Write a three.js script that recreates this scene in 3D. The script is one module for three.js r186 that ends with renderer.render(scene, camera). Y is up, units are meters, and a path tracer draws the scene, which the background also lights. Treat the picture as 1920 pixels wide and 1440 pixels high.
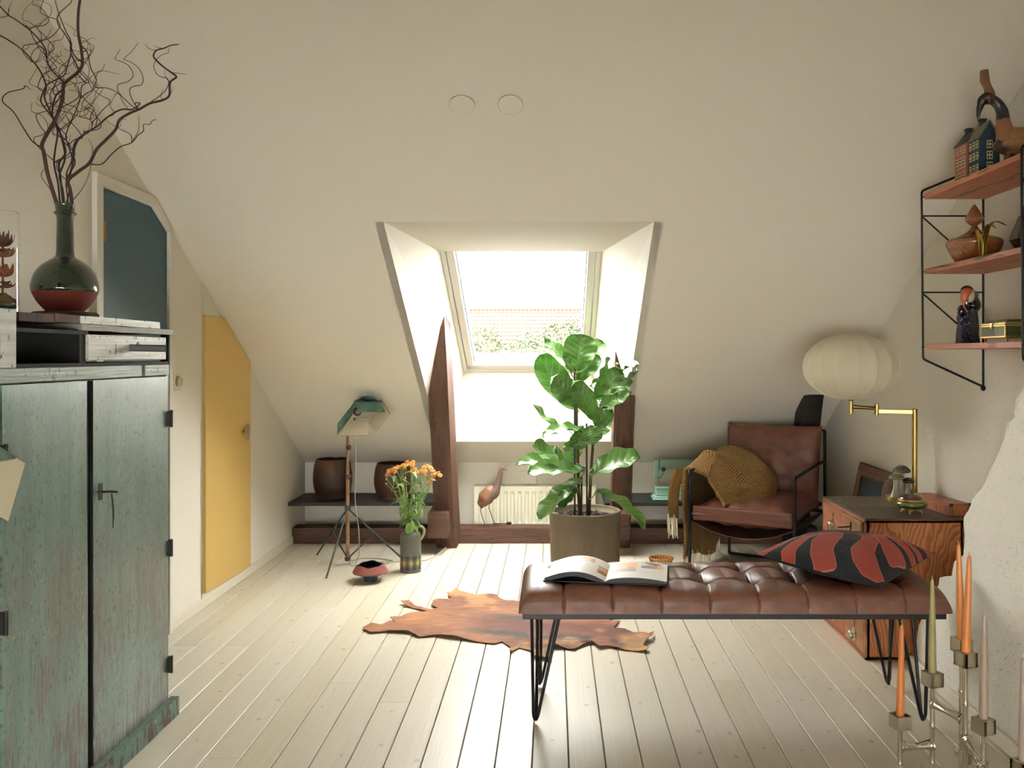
import * as THREE from 'three';
import { RoundedBoxGeometry } from 'three/addons/geometries/RoundedBoxGeometry.js';
import { mergeGeometries, mergeVertices } from 'three/addons/utils/BufferGeometryUtils.js';
import { TessellateModifier } from 'three/addons/modifiers/TessellateModifier.js';

// ---------- camera, sky, exposure ----------
const scene = new THREE.Scene();
const camera = new THREE.PerspectiveCamera(47.15, 4 / 3, 0.05, 300);
camera.position.set(0, 1.28, 0);
camera.lookAt(0, 1.28, -5);
camera.setViewOffset(1920, 1440, -78, 55, 1920, 1440);      // shift lens, the camera stays level
scene.background = new THREE.Color(1.0, 0.99, 0.945);       // bright overcast
scene.backgroundIntensity = 32;
const renderer = new THREE.WebGLRenderer({ antialias: true });
renderer.toneMapping = THREE.LinearToneMapping;
renderer.toneMappingExposure = 1.0;
renderer.shadowMap.enabled = true;

// ---------- random numbers, noise ----------
let seed = 12345;
const reseed = (s) => { seed = s; };
const rnd = () => { seed = (seed + 0x6d2b79f5) | 0; let t = Math.imul(seed ^ (seed >>> 15), 1 | seed); t = (t + Math.imul(t ^ (t >>> 7), 61 | t)) ^ t; return ((t ^ (t >>> 14)) >>> 0) / 4294967296; };
const rr = (a, b) => a + (b - a) * rnd();
const hash = (x, y, z = 0) => { let h = Math.imul(x, 374761393) ^ Math.imul(y, 668265263) ^ Math.imul(z, 2147483647 - 58); h = Math.imul(h ^ (h >>> 13), 1274126177); return ((h ^ (h >>> 16)) >>> 0) / 4294967296; };
const sm = (t) => t * t * (3 - 2 * t);
const mod = (a, n) => ((a % n) + n) % n;
function n2(x, y, px, py, s = 0) {                           // periodic value noise 0..1
  const x0 = Math.floor(x), y0 = Math.floor(y), fx = sm(x - x0), fy = sm(y - y0);
  const a = mod(x0, px), b = mod(x0 + 1, px), c = mod(y0, py), d = mod(y0 + 1, py);
  const l = hash(a, c, s), r = hash(b, c, s), u = hash(a, d, s), v = hash(b, d, s);
  return l + (r - l) * fx + (u - l) * fy + (l - r - u + v) * fx * fy;
}
function fbm(u, v, px, py, oct = 4, s = 0) {                 // u, v in 0..1 over the tile
  let a = 0.5, t = 0, n = 0;
  for (let i = 0; i < oct; i++) { t += a * n2(u * px, v * py, px, py, s + i * 17); n += a; a *= 0.5; px *= 2; py *= 2; }
  return t / n;
}
function n3(x, y, z) {
  const f = (q) => { const i = Math.floor(q); return [i, sm(q - i)]; };
  const [i, a] = f(x), [j, b] = f(y), [k, c] = f(z);
  const h = (p, q, r) => hash(i + p, (j + q) * 7919 + (k + r), 3);
  const L = (p, q, t) => p + (q - p) * t;
  return L(L(L(h(0, 0, 0), h(1, 0, 0), a), L(h(0, 1, 0), h(1, 1, 0), a), b), L(L(h(0, 0, 1), h(1, 0, 1), a), L(h(0, 1, 1), h(1, 1, 1), a), b), c);
}
const fb3 = (x, y, z) => n3(x, y, z) * 0.6 + n3(x * 2.1 + 5, y * 2.1, z * 2.1) * 0.28 + n3(x * 4.3, y * 4.3 + 9, z * 4.3) * 0.12;
const clamp = (x, a = 0, b = 1) => Math.min(b, Math.max(a, x));
const step = (a, b, x) => sm(clamp((x - a) / (b - a)));
const mix = (a, b, t) => a + (b - a) * t;
const mixc = (a, b, t) => [mix(a[0], b[0], t), mix(a[1], b[1], t), mix(a[2], b[2], t)];

// ---------- textures, materials ----------
function tex(w, h, fn, data = false, repeat) {
  const a = new Uint8Array(w * h * 4);
  for (let j = 0; j < h; j++) for (let i = 0; i < w; i++) {
    const c = fn((i + 0.5) / w, (j + 0.5) / h), k = (j * w + i) * 4;
    if (data) { a[k] = a[k + 1] = a[k + 2] = clamp(c) * 255; } else { a[k] = clamp(c[0], 0, 255); a[k + 1] = clamp(c[1], 0, 255); a[k + 2] = clamp(c[2], 0, 255); }
    a[k + 3] = 255;
  }
  const t = new THREE.DataTexture(a, w, h, THREE.RGBAFormat);
  t.wrapS = t.wrapT = THREE.RepeatWrapping; t.magFilter = THREE.LinearFilter; t.minFilter = THREE.LinearMipmapLinearFilter; t.generateMipmaps = true;
  if (!data) t.colorSpace = THREE.SRGBColorSpace;
  if (repeat) t.repeat.set(repeat[0], repeat[1]);
  t.needsUpdate = true;
  return t;
}
function canvasTex(w, h, draw) {
  const c = document.createElement('canvas'); c.width = w; c.height = h;
  draw(c.getContext('2d'), w, h);
  const t = new THREE.CanvasTexture(c); t.colorSpace = THREE.SRGBColorSpace;
  return t;
}
const std = (o) => new THREE.MeshStandardMaterial({ roughness: 0.6, ...o });
const phys = (o) => new THREE.MeshPhysicalMaterial({ roughness: 0.6, ...o });

const fineBump = tex(512, 512, (u, v) => fbm(u, v, 24, 24, 4, 3), true);                       // uv in metres, tile of 1 m
const plasterBump = tex(1024, 1024, (u, v) => {
  const a = fbm(u, v, 60, 60, 4, 11), b = fbm(u, v, 12, 12, 4, 29), r = 1 - Math.abs(2 * fbm(u + 0.02 * b, v, 26, 40, 3, 5) - 1);
  const pit = step(0.74, 0.8, fbm(u, v, 90, 90, 2, 77));
  return 0.45 * a + 0.3 * b + 0.3 * r - 0.5 * pit;
}, true);
const brush = tex(512, 512, (u, v) => 0.5 * fbm(u, v, 6, 160, 3, 8) + 0.5 * fbm(u, v, 30, 30, 3, 9), true);
const leatherBump = tex(512, 512, (u, v) => { const c = 1 - Math.abs(2 * fbm(u, v, 60, 60, 3, 21) - 1); return 0.7 * c + 0.3 * fbm(u, v, 10, 10, 3, 4); }, true, [4, 4]);

const WALL = 0xf0ebdd;
const M = {
  wall: std({ color: WALL, roughness: 0.9, bumpMap: fineBump, bumpScale: 0.0006 }),
  ceiling: std({ color: 0xece6d6, roughness: 0.92, bumpMap: fineBump, bumpScale: 0.0005 }),
  plaster: std({ color: 0xf0ecdf, roughness: 0.95, bumpMap: plasterBump, bumpScale: 0.004 }),
  whitePaint: std({ color: 0xeeeadd, roughness: 0.45 }),
  trim: std({ color: 0xe9e2cf, roughness: 0.5 }),
  black: std({ color: 0x090b0d, roughness: 0.5 }),
  blackMetal: std({ color: 0x0b0e10, roughness: 0.42, metalness: 0.4 }),
  brass: std({ color: 0xad9256, roughness: 0.33, metalness: 1 }),
  brassDark: std({ color: 0x8f7a3c, roughness: 0.32, metalness: 1 }),
  gilt: std({ color: 0xbd9d62, roughness: 0.35, metalness: 1 }),
  chrome: std({ color: 0xe2ddd2, roughness: 0.13, metalness: 1 }),
  steel: std({ color: 0xd0c9b8, roughness: 0.28, metalness: 1 }),
  oldMetal: std({ color: 0x2a2a28, roughness: 0.5, metalness: 0.6 }),
  glass: phys({ color: 0xffffff, roughness: 0, transmission: 1, thickness: 0, ior: 1.45 }),
};

// ---------- geometry helpers ----------
function clean(g) {
  if (g.index) g = g.toNonIndexed();
  for (const k of Object.keys(g.attributes)) if (!['position', 'normal', 'uv', 'color'].includes(k)) g.deleteAttribute(k);
  if (!g.attributes.normal) g.computeVertexNormals();
  if (!g.attributes.uv) boxUV(g);
  g.morphAttributes = {}; g.clearGroups();
  return g;
}
function boxUV(g, k = 1, ox = 0, oy = 0) {                    // uv in metres from the dominant axis of the normal
  const p = g.attributes.position, n = g.attributes.normal, a = new Float32Array(p.count * 2);
  for (let i = 0; i < p.count; i++) {
    const x = Math.abs(n.getX(i)), y = Math.abs(n.getY(i)), z = Math.abs(n.getZ(i));
    let u, v;
    if (x >= y && x >= z) { u = p.getZ(i); v = p.getY(i); } else if (y >= z) { u = p.getX(i); v = p.getZ(i); } else { u = p.getX(i); v = p.getY(i); }
    a[2 * i] = u * k + ox; a[2 * i + 1] = v * k + oy;
  }
  g.setAttribute('uv', new THREE.BufferAttribute(a, 2));
  return g;
}
const merge = (list) => { list = [].concat(list).map(clean); if (list.some((g) => g.attributes.color) && !list.every((g) => g.attributes.color)) throw new Error('colours'); return list.length === 1 ? list[0] : mergeGeometries(list); };
function box(x0, x1, y0, y1, z0, z1, r = 0.003, k = 1, ox = 0, oy = 0) {
  const w = x1 - x0, h = y1 - y0, d = z1 - z0;
  const g = r > 0 ? new RoundedBoxGeometry(w, h, d, 2, Math.min(r, w / 2.01, h / 2.01, d / 2.01)) : new THREE.BoxGeometry(w, h, d);
  boxUV(g, k, ox, oy);
  g.translate((x0 + x1) / 2, (y0 + y1) / 2, (z0 + z1) / 2);
  return g;
}
const cbox = (w, h, d, x, y, z, r = 0.003) => box(x - w / 2, x + w / 2, y - h / 2, y + h / 2, z - d / 2, z + d / 2, r);
const V = (x, y, z) => new THREE.Vector3(x, y, z);
const vv = (a) => (a.isVector3 ? a.clone() : V(a[0], a[1], a[2]));
function lathe(pts, seg = 40) { return new THREE.LatheGeometry(pts.map((p) => new THREE.Vector2(Math.max(p[0], 1e-4), p[1])), seg); }
function smoothProfile(pts, n = 40) { const c = new THREE.SplineCurve(pts.map((p) => new THREE.Vector2(p[0], p[1]))); return c.getPoints(n).map((p) => [Math.max(0, p.x), p.y]); }
function sweep(pts, radii, o = {}) {                          // tube along a curve with a radius that changes, closed at both ends
  const { n = 24, rs = 8, flat = 1, straight = false, closed = false } = o;
  const P = pts.map(vv);
  const R = Array.isArray(radii) ? radii : [radii, radii];
  let path;
  if (straight) path = P; else path = new THREE.CatmullRomCurve3(P, closed, 'centripetal').getPoints(n);
  const m = path.length, pos = [], uv = [], idx = [];
  let up = null, L = 0;
  for (let i = 0; i < m; i++) {
    const t = i / (m - 1), a = path[Math.max(0, i - 1)], b = path[Math.min(m - 1, i + 1)], dir = b.clone().sub(a).normalize();
    if (!up) { up = Math.abs(dir.y) < 0.9 ? V(0, 1, 0) : V(1, 0, 0); if (o.up) up = vv(o.up); }
    up.sub(dir.clone().multiplyScalar(up.dot(dir))).normalize();
    const side = dir.clone().cross(up).normalize();
    const q = t * (R.length - 1), k = Math.min(R.length - 2, Math.floor(q)), r = mix(R[k], R[k + 1], o.smooth ? sm(q - k) : q - k);
    if (i) L += path[i].distanceTo(path[i - 1]);
    for (let j = 0; j <= rs; j++) {
      const an = (j / rs) * Math.PI * 2, p = path[i].clone().addScaledVector(side, Math.cos(an) * r).addScaledVector(up, Math.sin(an) * r * flat);
      pos.push(p.x, p.y, p.z); uv.push(j / rs, L);
    }
  }
  for (let i = 0; i < m - 1; i++) for (let j = 0; j < rs; j++) { const a = i * (rs + 1) + j, b = a + rs + 1; idx.push(a, a + 1, b, b, a + 1, b + 1); }
  if (!closed) for (const e of [0, m - 1]) {
    const c = pos.length / 3; pos.push(path[e].x, path[e].y, path[e].z); uv.push(0.5, 0);
    for (let j = 0; j < rs; j++) { const a = e * (rs + 1) + j; if (e) idx.push(c, a, a + 1); else idx.push(c, a + 1, a); }
  }
  const g = new THREE.BufferGeometry();
  g.setAttribute('position', new THREE.Float32BufferAttribute(pos, 3)); g.setAttribute('uv', new THREE.Float32BufferAttribute(uv, 2)); g.setIndex(idx);
  g.computeVertexNormals();
  return g;
}
function sheet(fn, nu, nv, th = 0.002, uvs = [1, 1]) {        // a bent sheet with thickness; fn(u, v) returns a point
  const P = [], N = [], e = 1e-3;
  for (let i = 0; i <= nu; i++) for (let j = 0; j <= nv; j++) P.push(vv(fn(i / nu, j / nv)));
  const at = (i, j) => P[clamp(i, 0, nu) * (nv + 1) + clamp(j, 0, nv)];
  for (let i = 0; i <= nu; i++) for (let j = 0; j <= nv; j++) {
    const n = at(i + 1, j).clone().sub(at(i - 1, j)).cross(at(i, j + 1).clone().sub(at(i, j - 1)));
    if (n.lengthSq() < 1e-16) n.set(0, 1, 0);
    N.push(n.normalize());
  }
  const pos = [], uv = [], idx = [], W = nv + 1, C = (nu + 1) * W;
  for (const s of [1, -1]) for (let k = 0; k < C; k++) {
    const t = typeof th === 'function' ? th(Math.floor(k / W) / nu, (k % W) / nv) : th, p = P[k].clone().addScaledVector(N[k], (s * t) / 2);
    pos.push(p.x, p.y, p.z); uv.push((Math.floor(k / W) / nu) * uvs[0], ((k % W) / nv) * uvs[1]);
  }
  for (let i = 0; i < nu; i++) for (let j = 0; j < nv; j++) {
    const a = i * W + j, b = a + W;
    idx.push(a, b, a + 1, b, b + 1, a + 1, C + a, C + a + 1, C + b, C + b, C + a + 1, C + b + 1);
  }
  const rim = [];
  for (let j = 0; j < nv; j++) rim.push([j, j + 1]);
  for (let i = 0; i < nu; i++) rim.push([i * W + nv, (i + 1) * W + nv]);
  for (let j = nv; j > 0; j--) rim.push([nu * W + j, nu * W + j - 1]);
  for (let i = nu; i > 0; i--) rim.push([i * W, (i - 1) * W]);
  const g = new THREE.BufferGeometry();
  g.setAttribute('position', new THREE.Float32BufferAttribute(pos, 3)); g.setAttribute('uv', new THREE.Float32BufferAttribute(uv, 2)); g.setIndex(idx);
  g.computeVertexNormals();
  const edge = new THREE.BufferGeometry(), ep = [], eu = [];
  const put = (k) => { ep.push(pos[3 * k], pos[3 * k + 1], pos[3 * k + 2]); eu.push(uv[2 * k], uv[2 * k + 1]); };
  for (const [a, b] of rim) for (const k of [a, b, C + a, b, C + b, C + a]) put(k);
  edge.setAttribute('position', new THREE.Float32BufferAttribute(ep, 3)); edge.setAttribute('uv', new THREE.Float32BufferAttribute(eu, 2)); edge.computeVertexNormals();
  return mergeGeometries([clean(g), clean(edge)]);
}
function hexa(q, off) {                                       // a slab: four corners and the vector of its thickness
  const a = q.map(vv), b = a.map((p) => p.clone().add(vv(off))), pos = [];
  const quad = (p, r, s, t) => { for (const k of [p, r, s, p, s, t]) pos.push(k.x, k.y, k.z); };
  quad(...a); quad(b[3], b[2], b[1], b[0]);
  for (let i = 0; i < 4; i++) { const j = (i + 1) % 4; quad(a[j], a[i], b[i], b[j]); }
  const g = new THREE.BufferGeometry(); g.setAttribute('position', new THREE.Float32BufferAttribute(pos, 3)); g.computeVertexNormals();
  const n = a[1].clone().sub(a[0]).cross(a[2].clone().sub(a[0]));
  if (n.dot(vv(off)) > 0) { const p = g.attributes.position.array; for (let i = 0; i < p.length; i += 9) for (let k = 0; k < 3; k++) { const t = p[i + 3 + k]; p[i + 3 + k] = p[i + 6 + k]; p[i + 6 + k] = t; } g.computeVertexNormals(); }
  return boxUV(g);
}
function prism(pts, depth, bevel = 0.002, seg = 1) {          // outline in x, y extruded along z
  const s = new THREE.Shape(pts.map((p) => new THREE.Vector2(p[0], p[1])));
  const g = new THREE.ExtrudeGeometry(s, { depth: depth - 2 * bevel, bevelEnabled: bevel > 0, bevelThickness: bevel, bevelSize: bevel, bevelOffset: -bevel, bevelSegments: seg, curveSegments: 12 });
  g.translate(0, 0, bevel);
  return boxUV(g);
}
function displace(g, fn) {
  const p = g.attributes.position, v = V(0, 0, 0);
  for (let i = 0; i < p.count; i++) { v.fromBufferAttribute(p, i); fn(v, i); p.setXYZ(i, v.x, v.y, v.z); }
  g.computeVertexNormals();
  return g;
}
const put = (g, x = 0, y = 0, z = 0, rx = 0, ry = 0, rz = 0) => g.applyMatrix4(new THREE.Matrix4().compose(V(x, y, z), new THREE.Quaternion().setFromEuler(new THREE.Euler(rx, ry, rz)), V(1, 1, 1)));
const rod = (a, b, r, rs = 10) => sweep([a, b], r, { straight: true, rs });
const ball = (r, x = 0, y = 0, z = 0, sx = 1, sy = 1, sz = 1, w = 20, h = 14) => new THREE.SphereGeometry(r, w, h).scale(sx, sy, sz).translate(x, y, z);
const cyl = (r0, r1, h, x, y, z, seg = 24) => new THREE.CylinderGeometry(r1, r0, h, seg).translate(x, y + h / 2, z);
function bendRod(pts, r, rad = 0.015, rs = 10, closed = false) {   // polyline rod with rounded bends
  const P = pts.map(vv), out = [];
  const m = P.length;
  for (let i = 0; i < m; i++) {
    if (!closed && (i === 0 || i === m - 1)) { out.push(P[i]); continue; }
    const a = P[(i - 1 + m) % m], b = P[i], c = P[(i + 1) % m];
    const d1 = a.clone().sub(b), d2 = c.clone().sub(b), k = Math.min(rad, d1.length() / 2, d2.length() / 2);
    d1.setLength(k); d2.setLength(k);
    for (let t = 0; t <= 4; t++) { const s = t / 4; out.push(b.clone().addScaledVector(d1, (1 - s) * (1 - s)).addScaledVector(d2, s * s)); }
  }
  if (closed) out.push(out[0].clone(), out[1].clone());
  return sweep(out, r, { straight: true, rs });
}

// ---------- naming ----------
const used = new Map();
function numbered(name) { const n = used.get(name) ?? 0; used.set(name, n + 1); return n ? `${name}_${String(n).padStart(3, '0')}` : name; }
function tag(o, label, category, group) { o.userData = { label, category }; if (group) o.userData.group = group; return o; }
function thing(name, label, category, [x, y, z] = [0, 0, 0], turn = 0, group) {
  const o = new THREE.Group(); o.name = numbered(name); scene.add(o); o.position.set(x, y, z); o.rotation.y = turn;
  return tag(o, label, category, group);
}
function part(name, geo, m, parent, label) {
  const o = new THREE.Mesh(merge(geo), m); o.name = name; o.castShadow = o.receiveShadow = true; parent.add(o);
  if (label) o.userData.label = label;
  return o;
}
function solo(name, geo, m, label, category, group) { const o = part(numbered(name), geo, m, scene); return tag(o, label, category, group); }
function structure(name, geo, m) { let o; if (geo) o = part(numbered(name), geo, m, scene); else { o = new THREE.Group(); o.name = numbered(name); scene.add(o); } o.userData = { kind: 'structure' }; return o; }

// ---------- the room ----------
const XL = -1.775, XR = 1.79, KNEE = 6.285, C = (d) => 0.511 + 0.611 * (KNEE - d);   // C: height of the sloping ceiling at distance d
const OUT = [0, 0.0853, -0.0521];
const onSide = (pts, x, depth, bevel = 0) => prism(pts, Math.abs(depth), bevel, 2).rotateY(-Math.PI / 2).translate(depth < 0 ? x : x + depth, 0, 0);   // outline in z, y laid on a side wall; depth < 0 grows to the left

{
  const col = (base, s) => tex(128, 1024, (u, v) => {
    const g = fbm(u, v, 18, 6, 4, s), f = fbm(u, v, 60, 4, 2, s + 3);
    let c = mixc(base, [base[0] - 16, base[1] - 17, base[2] - 20], clamp(0.55 * g + 0.5 * f - 0.1));
    for (let k = 0; k < 4; k++) {
      const kx = 0.15 + 0.7 * hash(k, s, 1), ky = hash(k, s, 2), a = 0.03 + 0.05 * hash(k, s, 3), dx = (u - kx) / a, dy = (mod(v - ky + 0.5, 1) - 0.5) / (0.0035 + 0.004 * hash(k, s, 4));
      const r = dx * dx + dy * dy + 0.8 * (fbm(u, v, 30, 80, 2, s) - 0.5);
      c = mixc(c, [150, 146, 130], 0.5 * (1 - step(0.3, 1.6, r)));
    }
    return c;
  });
  const maps = [col([220, 212, 195], 1), col([217, 209, 192], 2), col([222, 214, 198], 3), col([218, 210, 191], 4)];
  const mats = [];
  for (const m of maps) for (const c of [0xffffff, 0xfaf9f6]) mats.push(phys({ map: m, color: c, roughness: 0.42, clearcoat: 0.35, clearcoatRoughness: 0.32, bumpMap: fineBump, bumpScale: 0.0003 }));
  const floor = structure('floor');
  part('subfloor', box(XL - 0.1, XR + 0.1, -0.12, -0.014, -6.4, 2.8, 0), std({ color: 0x3a2d20, roughness: 0.9 }), floor);
  const joints = { '-10': [2.79], '-8': [3.43], '-6': [3.24], '-4': [3.69], '-13': [3.88], '-15': [3.87], 5: [3.46], 7: [3.46], 9: [3.37], '-11': [4.465] };
  reseed(7);
  for (let i = -16; i <= 15; i++) {
    const x0 = Math.max(XL, 0.0476 + 0.1155 * i), x1 = Math.min(XR, 0.0476 + 0.1155 * (i + 1));
    if (x1 - x0 < 0.02) continue;
    const cuts = [6.28, ...(joints[i] ?? [rr(4.7, 5.8)]), -0.5];
    for (let k = 0; k + 1 < cuts.length; k++) {
      const za = -cuts[k] + 0.0006, zb = -cuts[k + 1] - 0.0006, a = x0 + 0.0014, b = x1 - 0.0014, c = 0.0022;
      const g = clean(prism([[a, -0.014], [b, -0.014], [b, -c], [b - c, 0], [a + c, 0], [a, -c]], zb - za, 0).translate(0, 0, za));
      const p = g.attributes.position, uv = g.attributes.uv, o = rnd();
      for (let q = 0; q < p.count; q++) uv.setXY(q, (p.getX(q) - x0) / 0.1155, p.getZ(q) / 2.2 + o);
      part('plank', g, mats[Math.floor(rnd() * mats.length)], floor);
    }
  }
}
structure('wall_left', onSide([[2.8, 0], [2.8, 3.1], [-2.1, 3.1], [-KNEE - 0.1, C(KNEE + 0.1)], [-KNEE - 0.1, 0]], XL, -0.1), M.wall);
M.plasterSoft = std({ color: WALL, roughness: 0.92, bumpMap: plasterBump, bumpScale: 0.0014 });
structure('wall_right', [onSide([[2.8, 0], [2.8, 3.1], [-2.1, 3.1], [-KNEE - 0.1, C(KNEE + 0.1)], [-KNEE - 0.1, 0]], XR, 0.1)], M.plasterSoft);
structure('wall_right_rough', onSide([[0.5, 0], [0.5, 2.99], [-2.22, 2.99], [-3.65, C(3.65) - 0.004], [-3.65, 0]], XR - 0.009, 0.009, 0.003), M.plaster);
structure('wall_back', box(XL - 0.05, XR + 0.05, 0, 0.53, -KNEE - 0.1, -KNEE, 0), M.wall);
structure('ceiling', [
  hexa([[-1.9, 3.0, -2.213], [1.9, 3.0, -2.213], [1.9, C(4.031), -4.031], [-1.9, C(4.031), -4.031]], OUT),
  hexa([[-1.9, C(4.031), -4.031], [-0.78, C(4.031), -4.031], [-0.78, C(5.996), -5.996], [-1.9, C(5.996), -5.996]], OUT),
  hexa([[0.46, C(4.031), -4.031], [1.9, C(4.031), -4.031], [1.9, C(5.996), -5.996], [0.46, C(5.996), -5.996]], OUT),
  hexa([[-1.9, C(5.996), -5.996], [1.9, C(5.996), -5.996], [1.9, C(6.5), -6.5], [-1.9, C(6.5), -6.5]], OUT),
  box(-1.9, 1.9, 3.0, 3.1, -2.26, 2.8, 0),
], M.ceiling);
const ADDED_OPENING = { z: 0.5, x: 1.65, y: 1.3 }, ADDED_WINDOW = { x0: -1.65, x1: 0.9, y0: 0.1, y1: 1.18, z: 2.6 };   // added behind the camera: low lintel shades the ceiling, glazed end gives fill
structure('added_wall_front', [box(XL - 0.05, -ADDED_OPENING.x, 0, 3.05, ADDED_OPENING.z, ADDED_OPENING.z + 0.12, 0), box(ADDED_OPENING.x, XR + 0.05, 0, 3.05, ADDED_OPENING.z, ADDED_OPENING.z + 0.12, 0), box(-ADDED_OPENING.x, ADDED_OPENING.x, ADDED_OPENING.y, 3.05, ADDED_OPENING.z, ADDED_OPENING.z + 0.12, 0)], M.wall);
structure('added_wall_landing', [box(XL - 0.05, ADDED_WINDOW.x0, 0, 3.05, ADDED_WINDOW.z, ADDED_WINDOW.z + 0.2, 0), box(ADDED_WINDOW.x1, XR + 0.05, 0, 3.05, ADDED_WINDOW.z, ADDED_WINDOW.z + 0.2, 0), box(ADDED_WINDOW.x0, ADDED_WINDOW.x1, -0.05, ADDED_WINDOW.y0, ADDED_WINDOW.z, ADDED_WINDOW.z + 0.2, 0), box(ADDED_WINDOW.x0, ADDED_WINDOW.x1, ADDED_WINDOW.y1, 3.05, ADDED_WINDOW.z, ADDED_WINDOW.z + 0.2, 0)], M.wall);
{
  const w = structure('window_2'), m = M.whitePaint, { x0, x1, y0, y1 } = ADDED_WINDOW, xm = (x0 + x1) / 2;
  part('frame', [box(x0, x0 + 0.06, y0, y1, ADDED_WINDOW.z + 0.05, ADDED_WINDOW.z + 0.12), box(x1 - 0.06, x1, y0, y1, ADDED_WINDOW.z + 0.05, ADDED_WINDOW.z + 0.12), box(x0, x1, y0, y0 + 0.06, ADDED_WINDOW.z + 0.05, ADDED_WINDOW.z + 0.12), box(x0, x1, y1 - 0.06, y1, ADDED_WINDOW.z + 0.05, ADDED_WINDOW.z + 0.12), box(xm - 0.04, xm + 0.04, y0, y1, ADDED_WINDOW.z + 0.05, ADDED_WINDOW.z + 0.12)], m, w);
  for (const [a, b] of [[x0 + 0.06, xm - 0.04], [xm + 0.04, x1 - 0.06]]) part('pane', new THREE.PlaneGeometry(b - a, y1 - y0 - 0.12).translate((a + b) / 2, (y0 + y1) / 2, ADDED_WINDOW.z + 0.085), M.glass, w);
}
{ // plastered chimney breast with a stepped, leaning edge
  const e = [[3.649, 0], [3.595, 0.127], [3.558, 0.206], [3.5, 0.28], [3.385, 0.4], [3.376, 0.427], [3.271, 0.457], [3.262, 0.515], [3.19, 0.555], [3.185, 0.619], [3.173, 0.695], [3.132, 0.729], [3.096, 0.788], [3.042, 0.819], [2.994, 0.879], [2.95, 0.937], [2.904, 1.0], [2.9, 1.053], [2.84, 1.072], [2.82, 1.145], [2.781, 1.167], [2.759, 1.218], [2.70, 1.26], [2.66, 1.36], [2.55, 1.42], [2.5, 1.6], [2.3, 1.9], [2.15, 2.3], [2.1, 2.99]];
  const edge = (y) => { for (let k = 0; k + 1 < e.length; k++) if (y <= e[k + 1][1]) return mix(e[k][0], e[k + 1][0], clamp((y - e[k][1]) / Math.max(1e-4, e[k + 1][1] - e[k][1]))); return e[e.length - 1][0]; };
  const g = sheet((u, v) => {
    const y = u < 0.7 ? (u / 0.7) * 1.45 : mix(1.45, 2.985, (u - 0.7) / 0.3), d0 = edge(y) + 0.02 * (fb3(3, y * 16, 1) - 0.5), q = v * 150;
    let x, d;                                                     // round the edge first, then run along the face
    if (q <= 20) { const a = clamp((q - 8) / 12) * Math.PI / 2; x = q < 8 ? mix(1.786, 1.5, q / 8) : 1.475 + 0.025 * (1 - Math.sin(a)); d = q < 8 ? d0 : d0 - 0.025 * (1 - Math.cos(a)); } else { x = 1.475; d = mix(d0 - 0.025, -0.5, ((q - 20) / 130) ** 1.8); }
    const n = fb3(x * 7, y * 7, d * 7) - 0.5, m = fb3(x * 24, y * 24, d * 24) - 0.5;
    if (x < 1.75) x += 0.02 * n + 0.006 * m;
    return [x, y, -d];
  }, 200, 150, 0.004);
  boxUV(g);
  structure('wall_chimney', g, M.plaster);
}
structure('baseboard_right', box(1.452, 1.468, 0, 0.05, -3.6, 0.5, 0.004), M.trim);
structure('baseboard_left', box(XL, XL + 0.012, 0, 0.05, -6.28, 0.5, 0.004), M.trim);

{ // skylight: plastered lining, frame, sash, pane
  const w = structure('window_1');
  const T = 4.031, B = 5.996, q = [[-0.78, C(T), -T], [0.46, C(T), -T], [0.46, C(B), -B], [-0.78, C(B), -B]], r = [[-0.615, 1.839, -4.778], [0.26, 1.839, -4.778], [0.26, 1.163, -6.04], [-0.615, 1.163, -6.04]];
  part('lining', hexa([q[0], q[1], r[1], r[0]], [0, 0.04, 0]), M.wallBright ??= std({ color: 0xe2dccd, roughness: 0.75 }), w);
  part('lining', hexa([q[0], r[0], r[3], q[3]], [-0.04, 0, 0]), M.wallBright, w);
  part('lining', hexa([q[1], q[2], r[2], r[1]], [0.04, 0, 0]), M.wallBright, w);
  part('lining', hexa([q[3], r[3], r[2], q[2]], [0, 0, -0.04]), M.wallBright, w);
  const f = new THREE.Group(); f.name = 'roof_window'; w.add(f); f.position.set(-0.1775, 1.163, -6.04); f.rotation.x = Math.atan2(0.881, 0.472);
  const X = 0.4375, H = 1.53, white = std({ color: 0xf1eee4, roughness: 0.35 });
  part('frame', [box(-X, -X + 0.024, 0, H, -0.1, 0.004), box(X - 0.024, X, 0, H, -0.1, 0.004), box(-X, X, 0, 0.024, -0.1, 0.004), box(-X, X, H - 0.024, H, -0.1, 0.004)], white, f);
  part('sash', [box(-X + 0.028, -X + 0.073, 0.028, H - 0.03, -0.1, -0.004, 0.006), box(X - 0.073, X - 0.028, 0.028, H - 0.03, -0.1, -0.004, 0.006), box(-X + 0.028, X - 0.028, 0.028, 0.085, -0.1, -0.004, 0.006), box(-X + 0.028, X - 0.028, H - 0.09, H - 0.03, -0.1, -0.004, 0.006)], white, f);
  part('glazing_bead', [box(-X + 0.07, -X + 0.08, 0.08, H - 0.08, -0.098, -0.035), box(X - 0.08, X - 0.07, 0.08, H - 0.08, -0.098, -0.035), box(-X + 0.07, X - 0.07, 0.08, 0.091, -0.098, -0.06)], std({ color: 0x5b5d5c, roughness: 0.5 }), f);
  part('pane', new THREE.PlaneGeometry(2 * X - 0.15, H - 0.16).translate(0, H / 2, -0.075), M.glass, f);
}
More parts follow.
